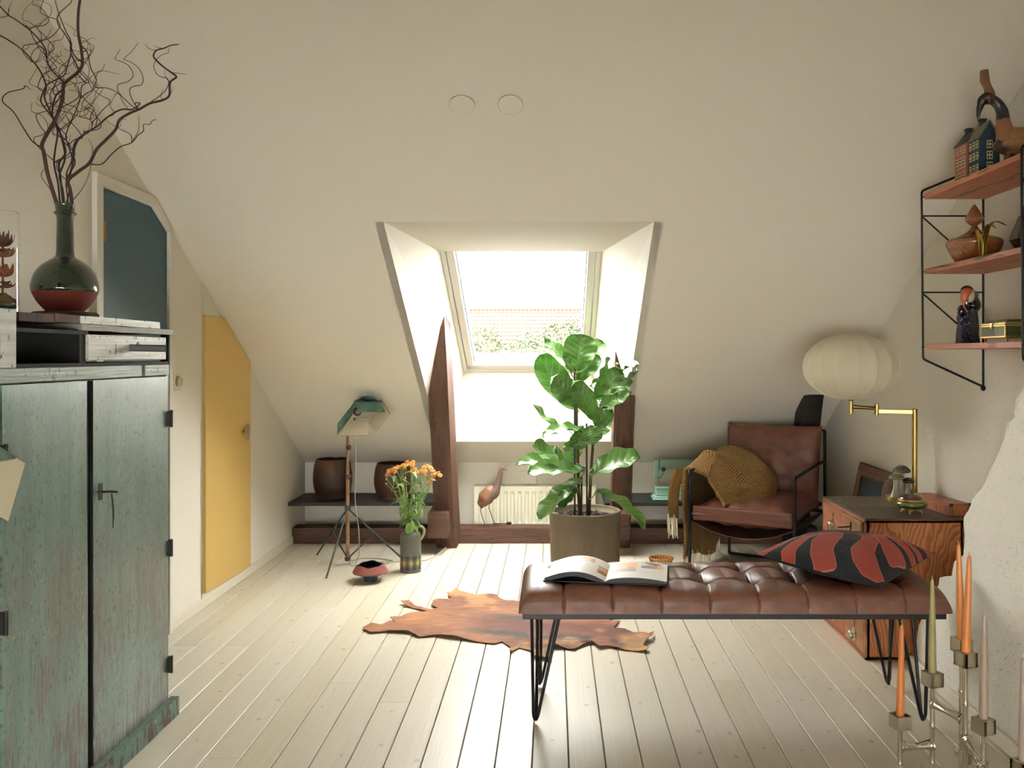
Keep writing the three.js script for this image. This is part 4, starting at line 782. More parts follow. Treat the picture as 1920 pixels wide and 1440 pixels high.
{ // glass cylinder with a dried flower
  const x = -1.485, z = -2.36, y = 1.39;
  const g = solo('glass_cylinder', lathe([[0, 0.001], [0.047, 0], [0.0485, 0.003], [0.0485, 0.268], [0.0478, 0.2735], [0.0472, 0.268], [0.0472, 0.2]], 64), phys({ color: 0xffffff, roughness: 0, transmission: 1, thickness: 0, ior: 1.3 }), 'tall clear glass cylinder standing on the cabinet', 'glass'); g.position.set(x, y, z); g.scale.set(0.92, 1, 0.92);
  const t = thing('dried_flower', 'brown dried flower spike inside the glass cylinder', 'flower', [x + 0.006, y + 0.007, z]);
  const brown = phys({ color: 0x5b3424, roughness: 0.8, side: THREE.DoubleSide });
  part('stem', sweep([[0, 0.01, 0], [0.002, 0.1, 0], [0, 0.2, 0]], [0.003, 0.0028, 0.0025]), brown, t);
  reseed(44);
  const whorl = (h, r, n, up, w) => { const out = []; for (let i = 0; i < n; i++) { const a = (i / n) * 6.283 + rr(-0.15, 0.15), c = Math.cos(a), s = Math.sin(a), q = rr(0.85, 1.1); out.push(sheet((u, v) => { const rad = r * q * (0.12 + 0.88 * Math.sin(u * 1.5)), yy = h + up * q * u * u - 0.003 * (2 * v - 1) ** 2, ww = (2 * v - 1) * w * Math.sin(Math.PI * Math.min(1, 0.15 + 0.8 * u)); return [rad * c - ww * s, yy, rad * s + ww * c]; }, 8, 4, 0.0008)); } return out; };
  part('petals', [...whorl(0.065, 0.03, 9, 0.012, 0.009), ...whorl(0.078, 0.022, 7, 0.004, 0.007)], std({ color: 0x5a2f22, roughness: 0.85 }), t).userData.kind = 'stuff';
  part('petals', [...whorl(0.095, 0.03, 10, 0.036, 0.013)], std({ color: 0x7a4226, roughness: 0.85 }), t).userData.kind = 'stuff';
  part('petals', [...whorl(0.148, 0.03, 10, 0.022, 0.011), ...whorl(0.163, 0.024, 8, 0.008, 0.009)], std({ color: 0x70492c, roughness: 0.85 }), t).userData.kind = 'stuff';
  part('petals', [...whorl(0.176, 0.03, 12, 0.034, 0.007), ...whorl(0.18, 0.018, 9, 0.036, 0.006)], std({ color: 0x4e2a20, roughness: 0.85 }), t).userData.kind = 'stuff';
  part('moss', displace(new THREE.SphereGeometry(0.03, 30, 20).scale(1.2, 0.8, 1.2).translate(0, 0.02, 0), (v) => { const f = 1 + 0.5 * (fb3(v.x * 60, v.y * 60, v.z * 60) - 0.5); v.x *= f; v.z *= f; v.y = Math.max(0.001, v.y * f); }), std({ color: 0x5d4c22, roughness: 1 }), t);
}

// ---------- studio lamps ----------
function studioLamp(label, at, turn, h, head, tall) {
  const t = thing('floor_lamp', label, 'lamp', at, turn);
  const hammered = tex(256, 256, (u, v) => mixc([66, 96, 86], [98, 130, 116], clamp(2.2 * fbm(u, v, 30, 30, 3, 300) - 0.6))), hb = tex(256, 256, (u, v) => fbm(u, v, 34, 34, 2, 302), true);
  const green = std({ map: hammered, roughness: 0.4, metalness: 0.3, bumpMap: hb, bumpScale: 0.002 }), cream = std({ color: 0xb9ae94, roughness: 0.6 });
  const rust = std({ map: tex(128, 512, (u, v) => mixc([120, 74, 46], [150, 128, 100], clamp(2 * fbm(u, v, 6, 30, 4, 305) - 0.5))), roughness: 0.6, metalness: 0.4 });
  const legM = std({ color: 0x3a4236, roughness: 0.5, metalness: 0.5 });
  part('pole', [rod([0, 0.034, 0], [0, 0.60, 0], 0.011), rod([0, 0.55, 0], [0, h - 0.09, 0], 0.0085)], rust, t);
  part('knob', [ball(0.017, 0.006, 0.715 * tall, 0, 1, 1, 1, 14, 10), ball(0.016, 0.01, 0.538, 0, 1, 1, 1, 14, 10), cyl(0.015, 0.015, 0.03, 0, 0.52, 0, 14)], std({ color: 0x47291c, roughness: 0.6 }), t);
  const hub = [0, 0.343, 0];
  part('collar', [cyl(0.017, 0.017, 0.03, 0, 0.33, 0, 14), cyl(0.016, 0.02, 0.02, 0, 0.024, 0, 14)], legM, t);
  for (const f of head.feet) {
    const m = [f[0] * 0.48, 0.343 * 0.52, f[1] * 0.48];
    const l = part('leg', rod(hub, [f[0], 0.006, f[1]], 0.0055), legM, t);
    part('brace', rod([0, 0.036, 0], m, 0.0048), legM, l);
  }
  const hg = new THREE.Group(); hg.name = 'lamp_head'; t.add(hg); hg.position.set(head.dx, h, 0); hg.rotation.set(...head.rot);
  // reflector: a half barrel that opens to the front and down
  part('reflector', sheet((u, v) => { const a = mix(-0.25, 2.55, u), r = 0.075; return [mix(-0.062, 0.092, v) - 0.02 * (1 - Math.cos(a - 1.1)) * (0.5 - v), 0.02 + r * Math.cos(a - 0.35) * 0.95, -0.02 - r * Math.sin(a - 0.2)]; }, 24, 10, 0.002), green, hg);
  part('inner_reflector', sheet((u, v) => { const a = mix(-0.25, 2.55, u), r = 0.071; return [mix(-0.06, 0.09, v) - 0.02 * (1 - Math.cos(a - 1.1)) * (0.5 - v), 0.02 + r * Math.cos(a - 0.35) * 0.95, -0.019 - r * Math.sin(a - 0.2)]; }, 24, 10, 0.0015), cream, hg, 'cream inside');
  part('back_shell', sheet((u, v) => { const a = mix(-1.35, 1.35, u); return [0.012 + 0.098 * Math.sin(a) * (1 - 0.15 * v), 0.028 + 0.082 * Math.cos(a) * (1 - 0.1 * v), mix(0.012, -0.09, v)]; }, 24, 6, 0.002), green, hg);
  part('back_plate', prism(Array.from({ length: 17 }, (_, i) => { const q = mix(-1.35, 1.35, i / 16); return [0.012 + 0.083 * Math.sin(q), 0.028 + 0.074 * Math.cos(q)]; }).reverse(), 0.003, 0).translate(0, 0, -0.088), green, hg);
  const flap = (q, c0, c1, off) => { const f = part('barn_door', hexa(q, off), c0, hg); part('inner_face', hexa(q.map((p) => p.map((k, i) => k - off[i] * 0.5)), off.map((k) => k * 0.4)), c1, f); };
  if (head.folded) flap([[-0.064, 0.08, -0.01], [-0.074, 0.0, -0.01], [-0.07, -0.03, 0.03], [-0.062, 0.055, 0.04]], green, cream, [-0.003, 0.001, 0]);
  else flap([[-0.06, 0.085, 0.0], [-0.075, 0.002, 0.005], [-0.152, -0.116, 0.075], [-0.146, -0.046, 0.09]], green, cream, [-0.001, 0.001, 0.003]);
  flap([[-0.1, -0.032, 0.02], [0.03, -0.032, 0.02], [0.03, -0.116, 0.09], [-0.127, -0.118, 0.09]], green, cream, [0, -0.003, -0.002]);
  flap([[0.11, 0.072, 0.0], [0.162, 0.01, 0.06], [0.08, -0.102, 0.085], [0.03, -0.046, 0.02]], green, cream, [0.003, 0.002, -0.003]);
  flap([[-0.058, 0.075, 0.01], [0.098, 0.075, 0.01], [0.132, 0.022, 0.06], [-0.028, 0.022, 0.06]], green, cream, [0, 0.003, 0.002]);
  part('socket', [put(cyl(0.017, 0.02, 0.03, 0, 0, 0, 18), -0.048, 0.018, -0.02, 1.2, 0, 0.3), put(new THREE.TorusGeometry(0.021, 0.005, 8, 20), -0.046, 0.02, 0.008, -0.3, 0.2, 0)], std({ color: 0x27211c, roughness: 0.35 }), hg);
  part('bulb', ball(0.016, -0.043, 0.022, 0.012, 1, 1, 1.1), std({ color: 0x8a6a50, roughness: 0.2 }), hg);
  part('bracket', [rod([-0.1 - 0.0, -0.12, -0.01], [-0.07, -0.02, -0.03], 0.006)], legM, hg);
  return t;
}
const feet = [[-0.04, 0.35], [-0.25, -0.235], [0.315, -0.12]];
const lampA = studioLamp('green studio floor lamp with barn doors on a rusty tripod', [-1.256, 0, -5.367], 0, 0.912, { feet, dx: 0.107, rot: [0, 0, 0] }, 1);
part('cord', sweep([[0.045, 0.80, 0.0], [0.05, 0.62, 0.0], [0.05, 0.40, 0.02], [0.075, 0.2, 0.03], [0.075, 0.06, 0.04], [0.05, 0.005, 0.06], [-0.0, 0.005, -0.06], [0.06, 0.005, -0.14], [0.2, 0.005, -0.12], [0.27, 0.005, -0.05], [0.18, 0.005, 0.02], [0.15, 0.005, -0.03], [0.26, 0.005, -0.06], [0.22, 0.005, 0.03], [0.16, 0.005, 0.0], [0.3, 0.005, -0.06], [0.47, 0.005, -0.1], [0.55, 0.04, -0.18], [0.55, 0.02, -0.4]], 0.0028, { n: 160, rs: 6 }), std({ color: 0x9b968a, roughness: 0.6 }), lampA, 'grey cord');
studioLamp('green studio lamp beside the worn cabinet, only a barn door in view', [-1.258, 0, -1.74], 1.45, 1.03, { feet: [[0.12, 0.3], [-0.25, 0.1], [0.22, -0.14]], dx: 0.058, rot: [0.0, 0, 0], folded: true }, 1.2);

// ---------- jug with orange flowers ----------
{
  const x = -0.845, z = -5.2;
  const t = thing('jug', 'dark ribbed pottery jug with a band of yellow diamonds', 'jug', [x, 0, z]);
  const map = canvasTex(1024, 512, (c, w, h) => {
    c.fillStyle = '#57574d'; c.fillRect(0, 0, w, h);
    for (let y = 0; y < h; y += 3) { c.fillStyle = `rgba(${y % 2 ? 20 : 90},${y % 2 ? 22 : 92},${y % 2 ? 22 : 84},.35)`; c.fillRect(0, y, w, 1.4); }
    const g0 = h * 0.63, g1 = h * 0.93, n = 9, p = w / n;
    c.fillStyle = '#2b2b29'; c.fillRect(0, g0, w, g1 - g0);
    for (let i = 0; i < n; i++) {
      const cx = (i + 0.5) * p, cy = (g0 + g1) / 2, R = (g1 - g0) / 2;
      for (let k = 3; k >= 1; k--) { c.strokeStyle = '#6d6c60'; c.lineWidth = 5; c.beginPath(); const s = 0.5 + k * 0.22; c.moveTo(cx, cy - R * s); c.lineTo(cx + p * 0.5 * s, cy); c.lineTo(cx, cy + R * s); c.lineTo(cx - p * 0.5 * s, cy); c.closePath(); c.stroke(); }
      const gr = ['#a98d3a', '#8f9a4a', '#b07a3a'][i % 3]; c.fillStyle = gr; c.beginPath(); c.moveTo(cx, cy - R * 0.62); c.lineTo(cx + p * 0.31, cy); c.lineTo(cx, cy + R * 0.62); c.lineTo(cx - p * 0.31, cy); c.closePath(); c.fill();
    }
  });
  map.wrapS = THREE.RepeatWrapping;
  const prof = smoothProfile([[0, 0.001], [0.056, 0], [0.0605, 0.006], [0.0615, 0.05], [0.061, 0.15], [0.0605, 0.195], [0.056, 0.22], [0.042, 0.238], [0.029, 0.247], [0.0265, 0.258], [0.029, 0.272], [0.0305, 0.276], [0.026, 0.275], [0.0235, 0.26], [0.03, 0.22]], 110);
  const g = lathe(prof, 72), p = g.attributes.position, uv = g.attributes.uv;
  for (let i = 0; i < p.count; i++) uv.setY(i, p.getY(i) / 0.24 * 0.9 + 0.0);
  displace(g, (v) => { const r = Math.hypot(v.x, v.z), a = Math.atan2(v.x, v.z); let k = 1; if (v.y > 0.09 && v.y < 0.21) k += 0.008 * Math.sin(v.y * 900); if (v.y > 0.02 && v.y < 0.085) { const u = Math.abs(((a / 6.283) * 9 + 9) % 1 - 0.5) * 2, q = Math.abs(v.y - 0.052) / 0.034; k += u + q < 0.6 ? 0.02 : -0.02 * (Math.sin((u + q) * 22) > 0 ? 1 : 0); } if (r > 0.04) { v.x *= k; v.z *= k; } });
  part('body', g, std({ map, roughness: 0.6 }), t);
  part('handle', sweep([[0.028, 0.262, 0], [0.06, 0.268, 0], [0.082, 0.25, 0], [0.078, 0.215, 0], [0.058, 0.19, 0]], [0.008, 0.007, 0.007, 0.007, 0.009], { flat: 1.2, rs: 10 }), std({ color: 0x84885a, roughness: 0.5 }), t);
  t.rotation.y = -0.15;
  reseed(52);
  const green = phys({ color: 0x7fa552, roughness: 0.55, side: THREE.DoubleSide, transmission: 0.25 }), stemM = std({ color: 0x8aa660, roughness: 0.6 }), orange = phys({ color: 0xc4812f, roughness: 0.7, transmission: 0.15, side: THREE.DoubleSide }), rusty = phys({ color: 0xa95f30, roughness: 0.7, transmission: 0.15, side: THREE.DoubleSide }), gold = std({ color: 0xb58a1e, roughness: 0.85 });
  const leafG = (L, w, bend) => sheet((u, v) => [w * (2 * v - 1) * Math.sin(Math.PI * u ** 0.8) * (1 - 0.3 * u), -bend * L * u * u + 0.25 * w * Math.abs(2 * v - 1), L * u * (1 - 0.25 * bend * u)], 10, 4, 0.0006);
  const LG = [leafG(0.062, 0.0085, 0.4), leafG(0.075, 0.011, 0.7), leafG(0.05, 0.007, 0.1)];
  const petal = sheet((u, v) => [0.0042 * (2 * v - 1) * Math.sin(Math.PI * Math.min(1, 0.2 + 0.75 * u)), 0.003 * u - 0.004 * u * u, 0.004 + 0.0125 * u], 4, 2, 0.0005);
  const labels = ['green bud stem with narrow leaves in the dark jug of orange flowers', 'stem with two orange blossoms and narrow leaves in the dark jug', 'stem topped by a cluster of three orange blossoms in the dark jug'];
  function flower(tip, n, kind) {
    const f = thing('flower_stem', labels[kind], 'flower', [x, 0, z], 0, 'orange flowers in the dark pottery jug');
    const b = [rr(-0.012, 0.012), 0.16, rr(-0.012, 0.012)], mid = [tip[0] * 0.25 + rr(-0.015, 0.015), 0.36 + rr(-0.02, 0.02), tip[2] * 0.3], hi = [tip[0] * 0.75 + rr(-0.015, 0.015), mix(0.36, tip[1], 0.72), tip[2] * 0.75];
    const neck = [clamp(b[0], -0.016, 0.016), 0.262, clamp(b[2], -0.016, 0.016)], path = new THREE.CatmullRomCurve3([b, neck, mid, hi, tip].map(vv));
    part('stem', sweep([b, neck, mid, hi, tip], [0.0034, 0.003, 0.0026, 0.0018, 0.0014], { n: 26, rs: 6 }), stemM, f);
    for (let k = 0; k < n; k++) { const q = path.getPoint(rr(0.3, 0.85)), l = part('leaf', LG[Math.floor(rnd() * 3)], green, f); l.position.copy(q); l.rotation.set(rr(-0.7, 0.9), rr(0, 6.283), 0, 'YXZ'); l.scale.setScalar(rr(0.8, 1.2)); }
    const heads = kind === 2 ? [[0, 0, 0], [0.018, -0.008, 0.008], [-0.016, -0.006, 0.012]] : kind === 1 ? [[0, 0, 0], [rr(-0.022, 0.022), -0.012, rr(0, 0.02)]] : [];
    heads.forEach((o, i) => {
      const h = new THREE.Group(); h.name = 'flower_head'; f.add(h); h.position.set(tip[0] + o[0], tip[1] + o[1], tip[2] + o[2]); h.rotation.set(rr(0.2, 1.2), rr(0, 6), rr(-0.4, 0.4));
      const ps = []; for (let k = 0; k < 9; k++) ps.push(petal.clone().rotateY((k / 9) * 6.283));
      part('petals', ps, rnd() < 0.65 ? orange : rusty, h);
      part('flower_centre', ball(0.0055, 0, 0.002, 0, 1, 0.8, 1, 10, 8), gold, h);
    });
    if (!heads.length) part('bud', ball(0.006, tip[0], tip[1], tip[2], 1, 1.1, 1, 10, 8), stemM, f);
  }
  const tips = '-.11,.6,0 -.125,.585,.03 -.085,.615,.02 -.06,.62,-.02 -.04,.635,.02 -.02,.645,0 0,.64,.03 .012,.645,-.01 .03,.61,.04 .06,.60,.03 .075,.605,0 .085,.585,.05 .095,.62,-.03 .125,.61,.02 .14,.575,.03 .15,.58,0 .165,.585,.02 .14,.55,.05 -.09,.565,.05 -.135,.55,.04 -.14,.52,.02 -.02,.56,.07 .02,.55,.07 .08,.53,.06 -.06,.52,.07 .11,.49,.05'.split(' ').map((s) => s.split(',').map(Number));
  tips.forEach((p, i) => flower(p, 5, i < 18 ? (i % 3 === 0 ? 2 : 1) : 0));
  // a few leaves hang low over the shoulder of the jug
  const low = thing('leaf_spray', 'bunch of drooping green leaves hanging over the shoulder of the dark jug', 'leaves', [x, 0, z]);
  for (const [a, y, L, tilt] of [[0.1, 0.3, 1.6, 1.25], [-0.4, 0.29, 1.2, 1.0], [0.9, 0.31, 1.1, 0.9], [-0.9, 0.32, 1.0, 1.05], [0.5, 0.3, 1.15, 1.15], [1.5, 0.34, 1, 0.6], [-1.6, 0.35, 1, 0.8]]) { const l = part('leaf', LG[1], green, low); l.position.set(0.012 * Math.sin(a), y, 0.03 * Math.cos(a) + 0.012); l.rotation.set(tilt, a, 0, 'YXZ'); l.scale.set(1.5, 1, L); }
}

// ---------- fig plant ----------
{
  const cx = 0.186, cz = -5.2;
  const t = thing('potted_fig', 'large green fig plant with broad leaves in a brown concrete pot', 'plant', [cx, 0, cz]);
  const con = tex(1024, 512, (u, v) => { const a = fbm(u, v, 8, 5, 5, 400), b = fbm(u, v, 90, 60, 3, 404), s = 1 - Math.abs(2 * fbm(u, v, 16, 10, 3, 408) - 1), w = step(0.55, 0.7, fbm(u, v, 9, 6, 2, 411)) * (1 - v); let c = mixc([112, 98, 76], [84, 74, 58], clamp(1.5 * a - 0.25) * 0.8 + 0.3 * (b - 0.5)); return mixc(c, [176, 168, 150], step(0.985, 0.998, s) * w * 0.8); });
  part('pot', lathe([[0, 0.001], [0.196, 0], [0.202, 0.006], [0.2115, 0.356], [0.2095, 0.362], [0.196, 0.3635], [0.193, 0.36], [0.187, 0.31], [0, 0.305]], 80), std({ map: con, roughness: 0.75, bumpMap: fineBump, bumpScale: 0.0006 }), t);
  part('soil', displace(new THREE.CircleGeometry(0.187, 60).rotateX(-Math.PI / 2).toNonIndexed(), (v) => 0), std({ color: 0x2a1f17, roughness: 1 }), t).position.y = 0.325;
  reseed(61);
  const clods = []; for (let k = 0; k < 160; k++) { const a = rr(0, 6.283), r = 0.18 * Math.sqrt(rnd()), s = rr(0.006, 0.014); clods.push(put(new THREE.IcosahedronGeometry(s, 0).scale(1, 0.7, 1), r * Math.cos(a), 0.327, r * Math.sin(a), rr(0, 3), rr(0, 3), 0)); }
  part('soil_clods', clods, std({ color: 0x33261c, roughness: 1 }), t).userData.kind = 'stuff';
  const bark = std({ color: 0x4a3524, roughness: 0.8 });
  part('stem', sweep([[-0.03, 0.32, 0.02], [-0.04, 0.5, 0.02], [-0.045, 0.7, 0.01], [-0.05, 0.9, 0], [-0.045, 1.1, 0], [-0.04, 1.26, 0]], [0.011, 0.0095, 0.009, 0.008, 0.006, 0.004], { n: 30 }), bark, t);
  part('stem', sweep([[0.022, 0.32, -0.02], [0.03, 0.48, -0.02], [0.04, 0.65, -0.02], [0.055, 0.82, -0.01], [0.09, 0.98, 0], [0.16, 1.13, 0.0], [0.18, 1.2, 0]], [0.011, 0.0095, 0.009, 0.008, 0.0065, 0.005, 0.004], { n: 30 }), bark, t);
  for (const [a, b] of [[[-0.062, 0.3, 0.03], [-0.062, 1.19, 0.02]], [[0.01, 0.3, 0.03], [0.008, 0.87, 0.02]], [[-0.02, 0.3, -0.03], [-0.02, 0.55, -0.03]]]) part('plant_stake', [rod(a, b, 0.0055, 8), ball(0.0058, ...b, 1, 1, 1, 8, 6)], std({ color: 0x17221c, roughness: 0.5 }), t);
  const leafTex = tex(256, 512, (u, v) => {                        // u across from rib to both edges, v from base to tip
    const x = Math.abs(2 * u - 1), q = v * 7.5 - x * 1.5, f = Math.abs(q - Math.round(q)), vein = (1 - step(0.03, 0.07, f)) * step(0.05, 0.1, x) + (1 - step(0.02, 0.045, x)), net = fbm(u, v, 24, 40, 3, 420);
    let c = mixc([88, 136, 60], [112, 158, 76], clamp(1.6 * net - 0.3));
    return mixc(c, [170, 198, 122], clamp(vein) * 0.45);
  });
  const leafB = tex(256, 512, (u, v) => { const x = Math.abs(2 * u - 1), q = v * 7.5 - x * 1.5, f = Math.abs(q - Math.round(q)); return 0.5 + 0.5 * step(0, 0.4, f) - 0.4 * (1 - step(0.02, 0.06, x)); }, true);
  const lm = phys({ map: leafTex, roughness: 0.34, transmission: 0.42, bumpMap: leafB, bumpScale: 0.004, side: THREE.DoubleSide });
  const lm2 = phys({ map: leafTex, color: 0xffffff, roughness: 0.3, transmission: 0.2, clearcoat: 1, sheen: 0.4, sheenRoughness: 0.4, sheenColor: new THREE.Color(0.5, 0.55, 0.5), clearcoatRoughness: 0.25, bumpMap: leafB, bumpScale: 0.004, side: THREE.DoubleSide });
  const petM = std({ color: 0x6f8a3c, roughness: 0.6 });
  const mx = Math.pow(0.62, 0.65) * Math.pow(0.38, 0.4);
  // base and tip in the plane that faces the room, width, depth of the base and of the tip, facing of the blade, curl, shine
  const leaves = [
    [-.054, 1.18, -.022, 1.406, .2, 0, .03, [0.05, .1, 1], .05, 0], [-.085, 1.17, -.237, 1.369, .085, .02, .08, [.75, .3, .6], .1, 0], [-.054, .95, -.274, 1.269, .17, -.02, -.06, [.1, .1, 1], -.08, 0],
    [-.027, .985, -.2, 1.149, .15, .05, .15, [.1, .15, 1], .06, 0], [-.001, 1.2, .11, 1.36, .11, -.06, -.12, [-.2, .2, 1], .05, 1], [-.043, 1.12, .083, 1.275, .1, 0, .02, [-.3, 0, 1], .1, 0],
    [.025, 1.1, .141, 1.265, .05, .02, .03, [.8, .2, .5], .1, 0], [.051, .9, -.075, 1.13, .125, .04, .16, [.3, .1, 1], .05, 0], [.062, 1.02, .209, 1.195, .13, .03, .08, [-.15, .1, 1], .08, 0],
    [.15, 1.115, .304, 1.18, .06, .04, .2, [.1, .9, .4], -.1, 0], [.2, 1.16, .29, 1.225, .07, .05, .2, [-.1, .8, .5], .1, 1], [.072, 1.04, .267, 1.126, .085, .02, .14, [-.3, .3, .8], .1, 0],
    [.088, .955, .256, 1.07, .1, .04, .16, [-.4, .35, .8], .1, 0], [.062, .86, .155, .965, .115, .03, .09, [-.2, .2, 1], .05, 0], [-.09, .83, -.316, .97, .075, 0, .04, [.35, .85, .35], -.12, 1],
    [-.01, .835, -.25, .815, .1, .04, .12, [.0, .9, .45], .1, 1], [-.043, .835, -.043, .725, .11, .03, .06, [.2, .1, 1], .1, 0], [.025, .86, .05, .76, .12, .05, .1, [-.1, .25, 1], .12, 0],
    [-.065, .64, -.316, .735, .13, 0, .02, [.1, .75, .65], -.1, 1], [-.027, .595, -.406, .65, .11, .02, .04, [.05, .85, .5], .1, 1], [-.005, .592, -.335, .605, .13, .06, .15, [.05, .85, .55], .06, 1],
    [-.043, .66, -.085, .765, .12, -.05, -.08, [0, .3, 1], .05, 1], [.036, .565, .319, .685, .17, .02, .05, [-.15, .8, .6], .08, 1], [-.017, .54, -.274, .325, .125, .04, .1, [-.35, .7, .6], .1, 1],
    [.062, .475, .356, .275, .1, .03, .06, [.35, .8, .5], .1, 1], [.051, .775, .146, .89, .09, -.06, -.1, [.1, .3, 1], .05, 1], [-.043, .5, -.16, .4, .09, .06, .1, [-.3, .5, .8], .05, 0],
    [.17, 1.16, .185, 1.235, .035, 0, .01, [1, .2, .3], .05, 0]];
  leaves.forEach(([bx, by, tx, ty, w, bz, tz, face, curl, shine], i) => {
    const A = V(bx, by, bz), Bv = V(tx, ty, tz), ax = Bv.clone().sub(A), L = ax.length(); ax.normalize();
    const f = vv(face), s = ax.clone().cross(f).normalize(), n = s.clone().cross(ax).normalize(), ph = i * 1.3;
    const g = sheet((u, v) => {
      const q = 2 * v - 1, W = (w / 2) * (Math.pow(Math.max(u, 0.001), 0.65) * Math.pow(Math.max(1 - u, 0.0), 0.4)) / mx * (1 + 0.05 * Math.sin(9 * u + ph + q));
      const lift = curl * L * Math.sin(Math.PI * u) * 0.9 + 0.22 * w * q * q - curl * 0.6 * L * u * u, wav = 0.011 * Math.abs(q) ** 1.5 * Math.sin(17 * u + ph + (q > 0 ? 1.4 : 0));
      return A.clone().addScaledVector(ax, L * u).addScaledVector(s, W * q).addScaledVector(n, lift * Math.sign(1) + wav);
    }, 30, 12, 0.0009);
    const uv = g.attributes.uv; for (let k = 0; k < uv.count; k++) { const a = uv.getX(k); uv.setXY(k, uv.getY(k), a); }
    const leaf = part('leaf', g, shine ? lm2 : lm, t);
    const sx = by > 0.9 && bx > 0.1 ? 0.15 : bx > 0 ? 0.03 + Math.max(0, by - 0.6) * 0.15 : -0.045;
    part('petiole', sweep([[sx, by - 0.05, 0], [(sx + bx) / 2, by - 0.03, bz / 2], [bx, by, bz]], [0.004, 0.003, 0.0028], { n: 8, rs: 6 }), petM, leaf);
  });
}

// ---------- wooden bird, stick, sewing machine ----------
{
  const t = thing('bird_figurine', 'carved wooden wading bird figurine standing on the sill beam', 'figurine', [-0.43, 0.112, -5.985]);
  const burl = tex(256, 256, (u, v) => { const a = fbm(u, v, 6, 6, 5, 500), k = step(0.66, 0.72, fbm(u, v, 9, 9, 3, 505)); return mixc(mixc([150, 112, 82], [98, 66, 48], clamp(1.7 * a - 0.3)), [54, 32, 24], k); });
  const horn = std({ color: 0x604a44, roughness: 0.45 });
  part('body', sweep([[-0.062, 0.125, 0], [-0.055, 0.155, 0], [-0.03, 0.195, 0], [0.0, 0.235, 0], [0.03, 0.26, 0]], [0.01, 0.036, 0.052, 0.046, 0.03], { n: 30, rs: 20, smooth: true }), std({ map: burl, roughness: 0.5 }), t);
  part('neck_and_head', sweep([[-0.012, 0.185, 0.012], [0.025, 0.225, 0.01], [0.05, 0.29, 0], [0.066, 0.35, 0], [0.076, 0.39, 0], [0.084, 0.398, 0], [0.1, 0.39, 0], [0.118, 0.382, 0]], [0.02, 0.034, 0.024, 0.016, 0.014, 0.012, 0.006, 0.001], { n: 50, rs: 16, smooth: true }), horn, t);
  for (const [a, b, c] of [[[-0.055, 0.13], [-0.068, 0.115], [-0.035, 0.006]], [[-0.008, 0.15], [-0.012, 0.125], [0.03, 0.006]]]) {
    const z = a[0] < -0.03 ? 0.014 : -0.012;
    part('leg', [bendRod([[a[0], a[1], z], [b[0], b[1], z], [c[0], c[1], z]], 0.0028, 0.006, 6), rod([c[0] - 0.012, 0.004, z], [c[0] + 0.03, 0.003, z + 0.012], 0.0022, 6), rod([c[0], 0.004, z], [c[0] + 0.022, 0.003, z - 0.012], 0.0022, 6)], std({ color: 0x5e452e, roughness: 0.5, metalness: 0.4 }), t);
  }
  const s = thing('radiator_key', 'thin dark rod with a black knob lying behind the wooden bird', 'tool', [-0.385, 0.116, -6.05]);
  part('rod', rod([-0.03, 0.003, 0], [0.07, 0.003, 0], 0.003, 8), M.oldMetal, s); part('knob', sweep([[0.06, 0.006, 0], [0.066, 0.006, 0], [0.09, 0.006, 0], [0.096, 0.006, 0]], [0.004, 0.009, 0.009, 0.004], { straight: true, rs: 14 }), M.black, s);
}
{
  const t = thing('sewing_machine', 'mint green vintage sewing machine on the low black shelf', 'sewing machine', [0.685, 0.2945, -6.03]);
  const mint = phys({ color: 0x86ab96, roughness: 0.3, clearcoat: 0.5, clearcoatRoughness: 0.15 }), mint2 = phys({ color: 0x9cc7b2, roughness: 0.3, clearcoat: 0.4 });
  part('base', [box(-0.012, 0.42, 0, 0.014, -0.08, 0.1, 0.007), box(0.0, 0.41, 0.012, 0.024, -0.07, 0.075, 0.006)], mint2, t);
  part('bed', [box(0.01, 0.40, 0.024, 0.082, -0.06, 0.045, 0.01), box(0.008, 0.402, 0.07, 0.084, -0.062, 0.05, 0.006)], mint2, t);
  part('arm', prism([[0.0, 0.14], [0.0, 0.262], [0.006, 0.27], [0.33, 0.272], [0.345, 0.26], [0.35, 0.08], [0.25, 0.08], [0.24, 0.17], [0.22, 0.198], [0.18, 0.204], [0.085, 0.204], [0.068, 0.198], [0.05, 0.165], [0.04, 0.147], [0.03, 0.14]].map(([a, b]) => [a + 0.012, b]), 0.07, 0.01, 3).translate(0, 0, -0.045), mint, t);
  part('face_plate', box(0.002, 0.034, 0.142, 0.268, -0.047, 0.028, 0.007), mint, t);
  part('tension_dial', [put(lathe([[0, 0], [0.013, 0], [0.013, 0.006], [0.009, 0.012], [0, 0.013]], 24), 0.063, 0.205, 0.025, Math.PI / 2, 0, 0)], M.black, t);
  part('thread_slot', [box(0.034, 0.04, 0.2, 0.268, 0.0235, 0.0275, 0.0005)], M.black, t);
  part('needle_bar', [rod([0.034, 0.145, 0], [0.034, 0.118, 0], 0.004), rod([0.034, 0.12, 0], [0.034, 0.086, 0], 0.0016), box(0.026, 0.042, 0.086, 0.089, -0.012, 0.014, 0.001), rod([0.026, 0.13, 0.006], [0.024, 0.1, 0.01], 0.002)], M.steel, t);
  part('thread_guide', [rod([0.03, 0.268, 0], [0.03, 0.283, 0], 0.0022, 6), ball(0.004, 0.03, 0.283, 0, 1, 1, 1, 10, 8)], M.steel, t);
  part('maker_plate', box(0.1, 0.2, 0.228, 0.246, 0.0245, 0.026, 0.0005), std({ color: 0x93ab9c, metalness: 0.5, roughness: 0.35 }), t);
  part('hand_wheel', put(lathe([[0, 0], [0.05, 0], [0.055, 0.006], [0.055, 0.016], [0.04, 0.022], [0, 0.022]], 32), 0.362, 0.2, -0.01, 0, 0, -Math.PI / 2), mint, t);
}

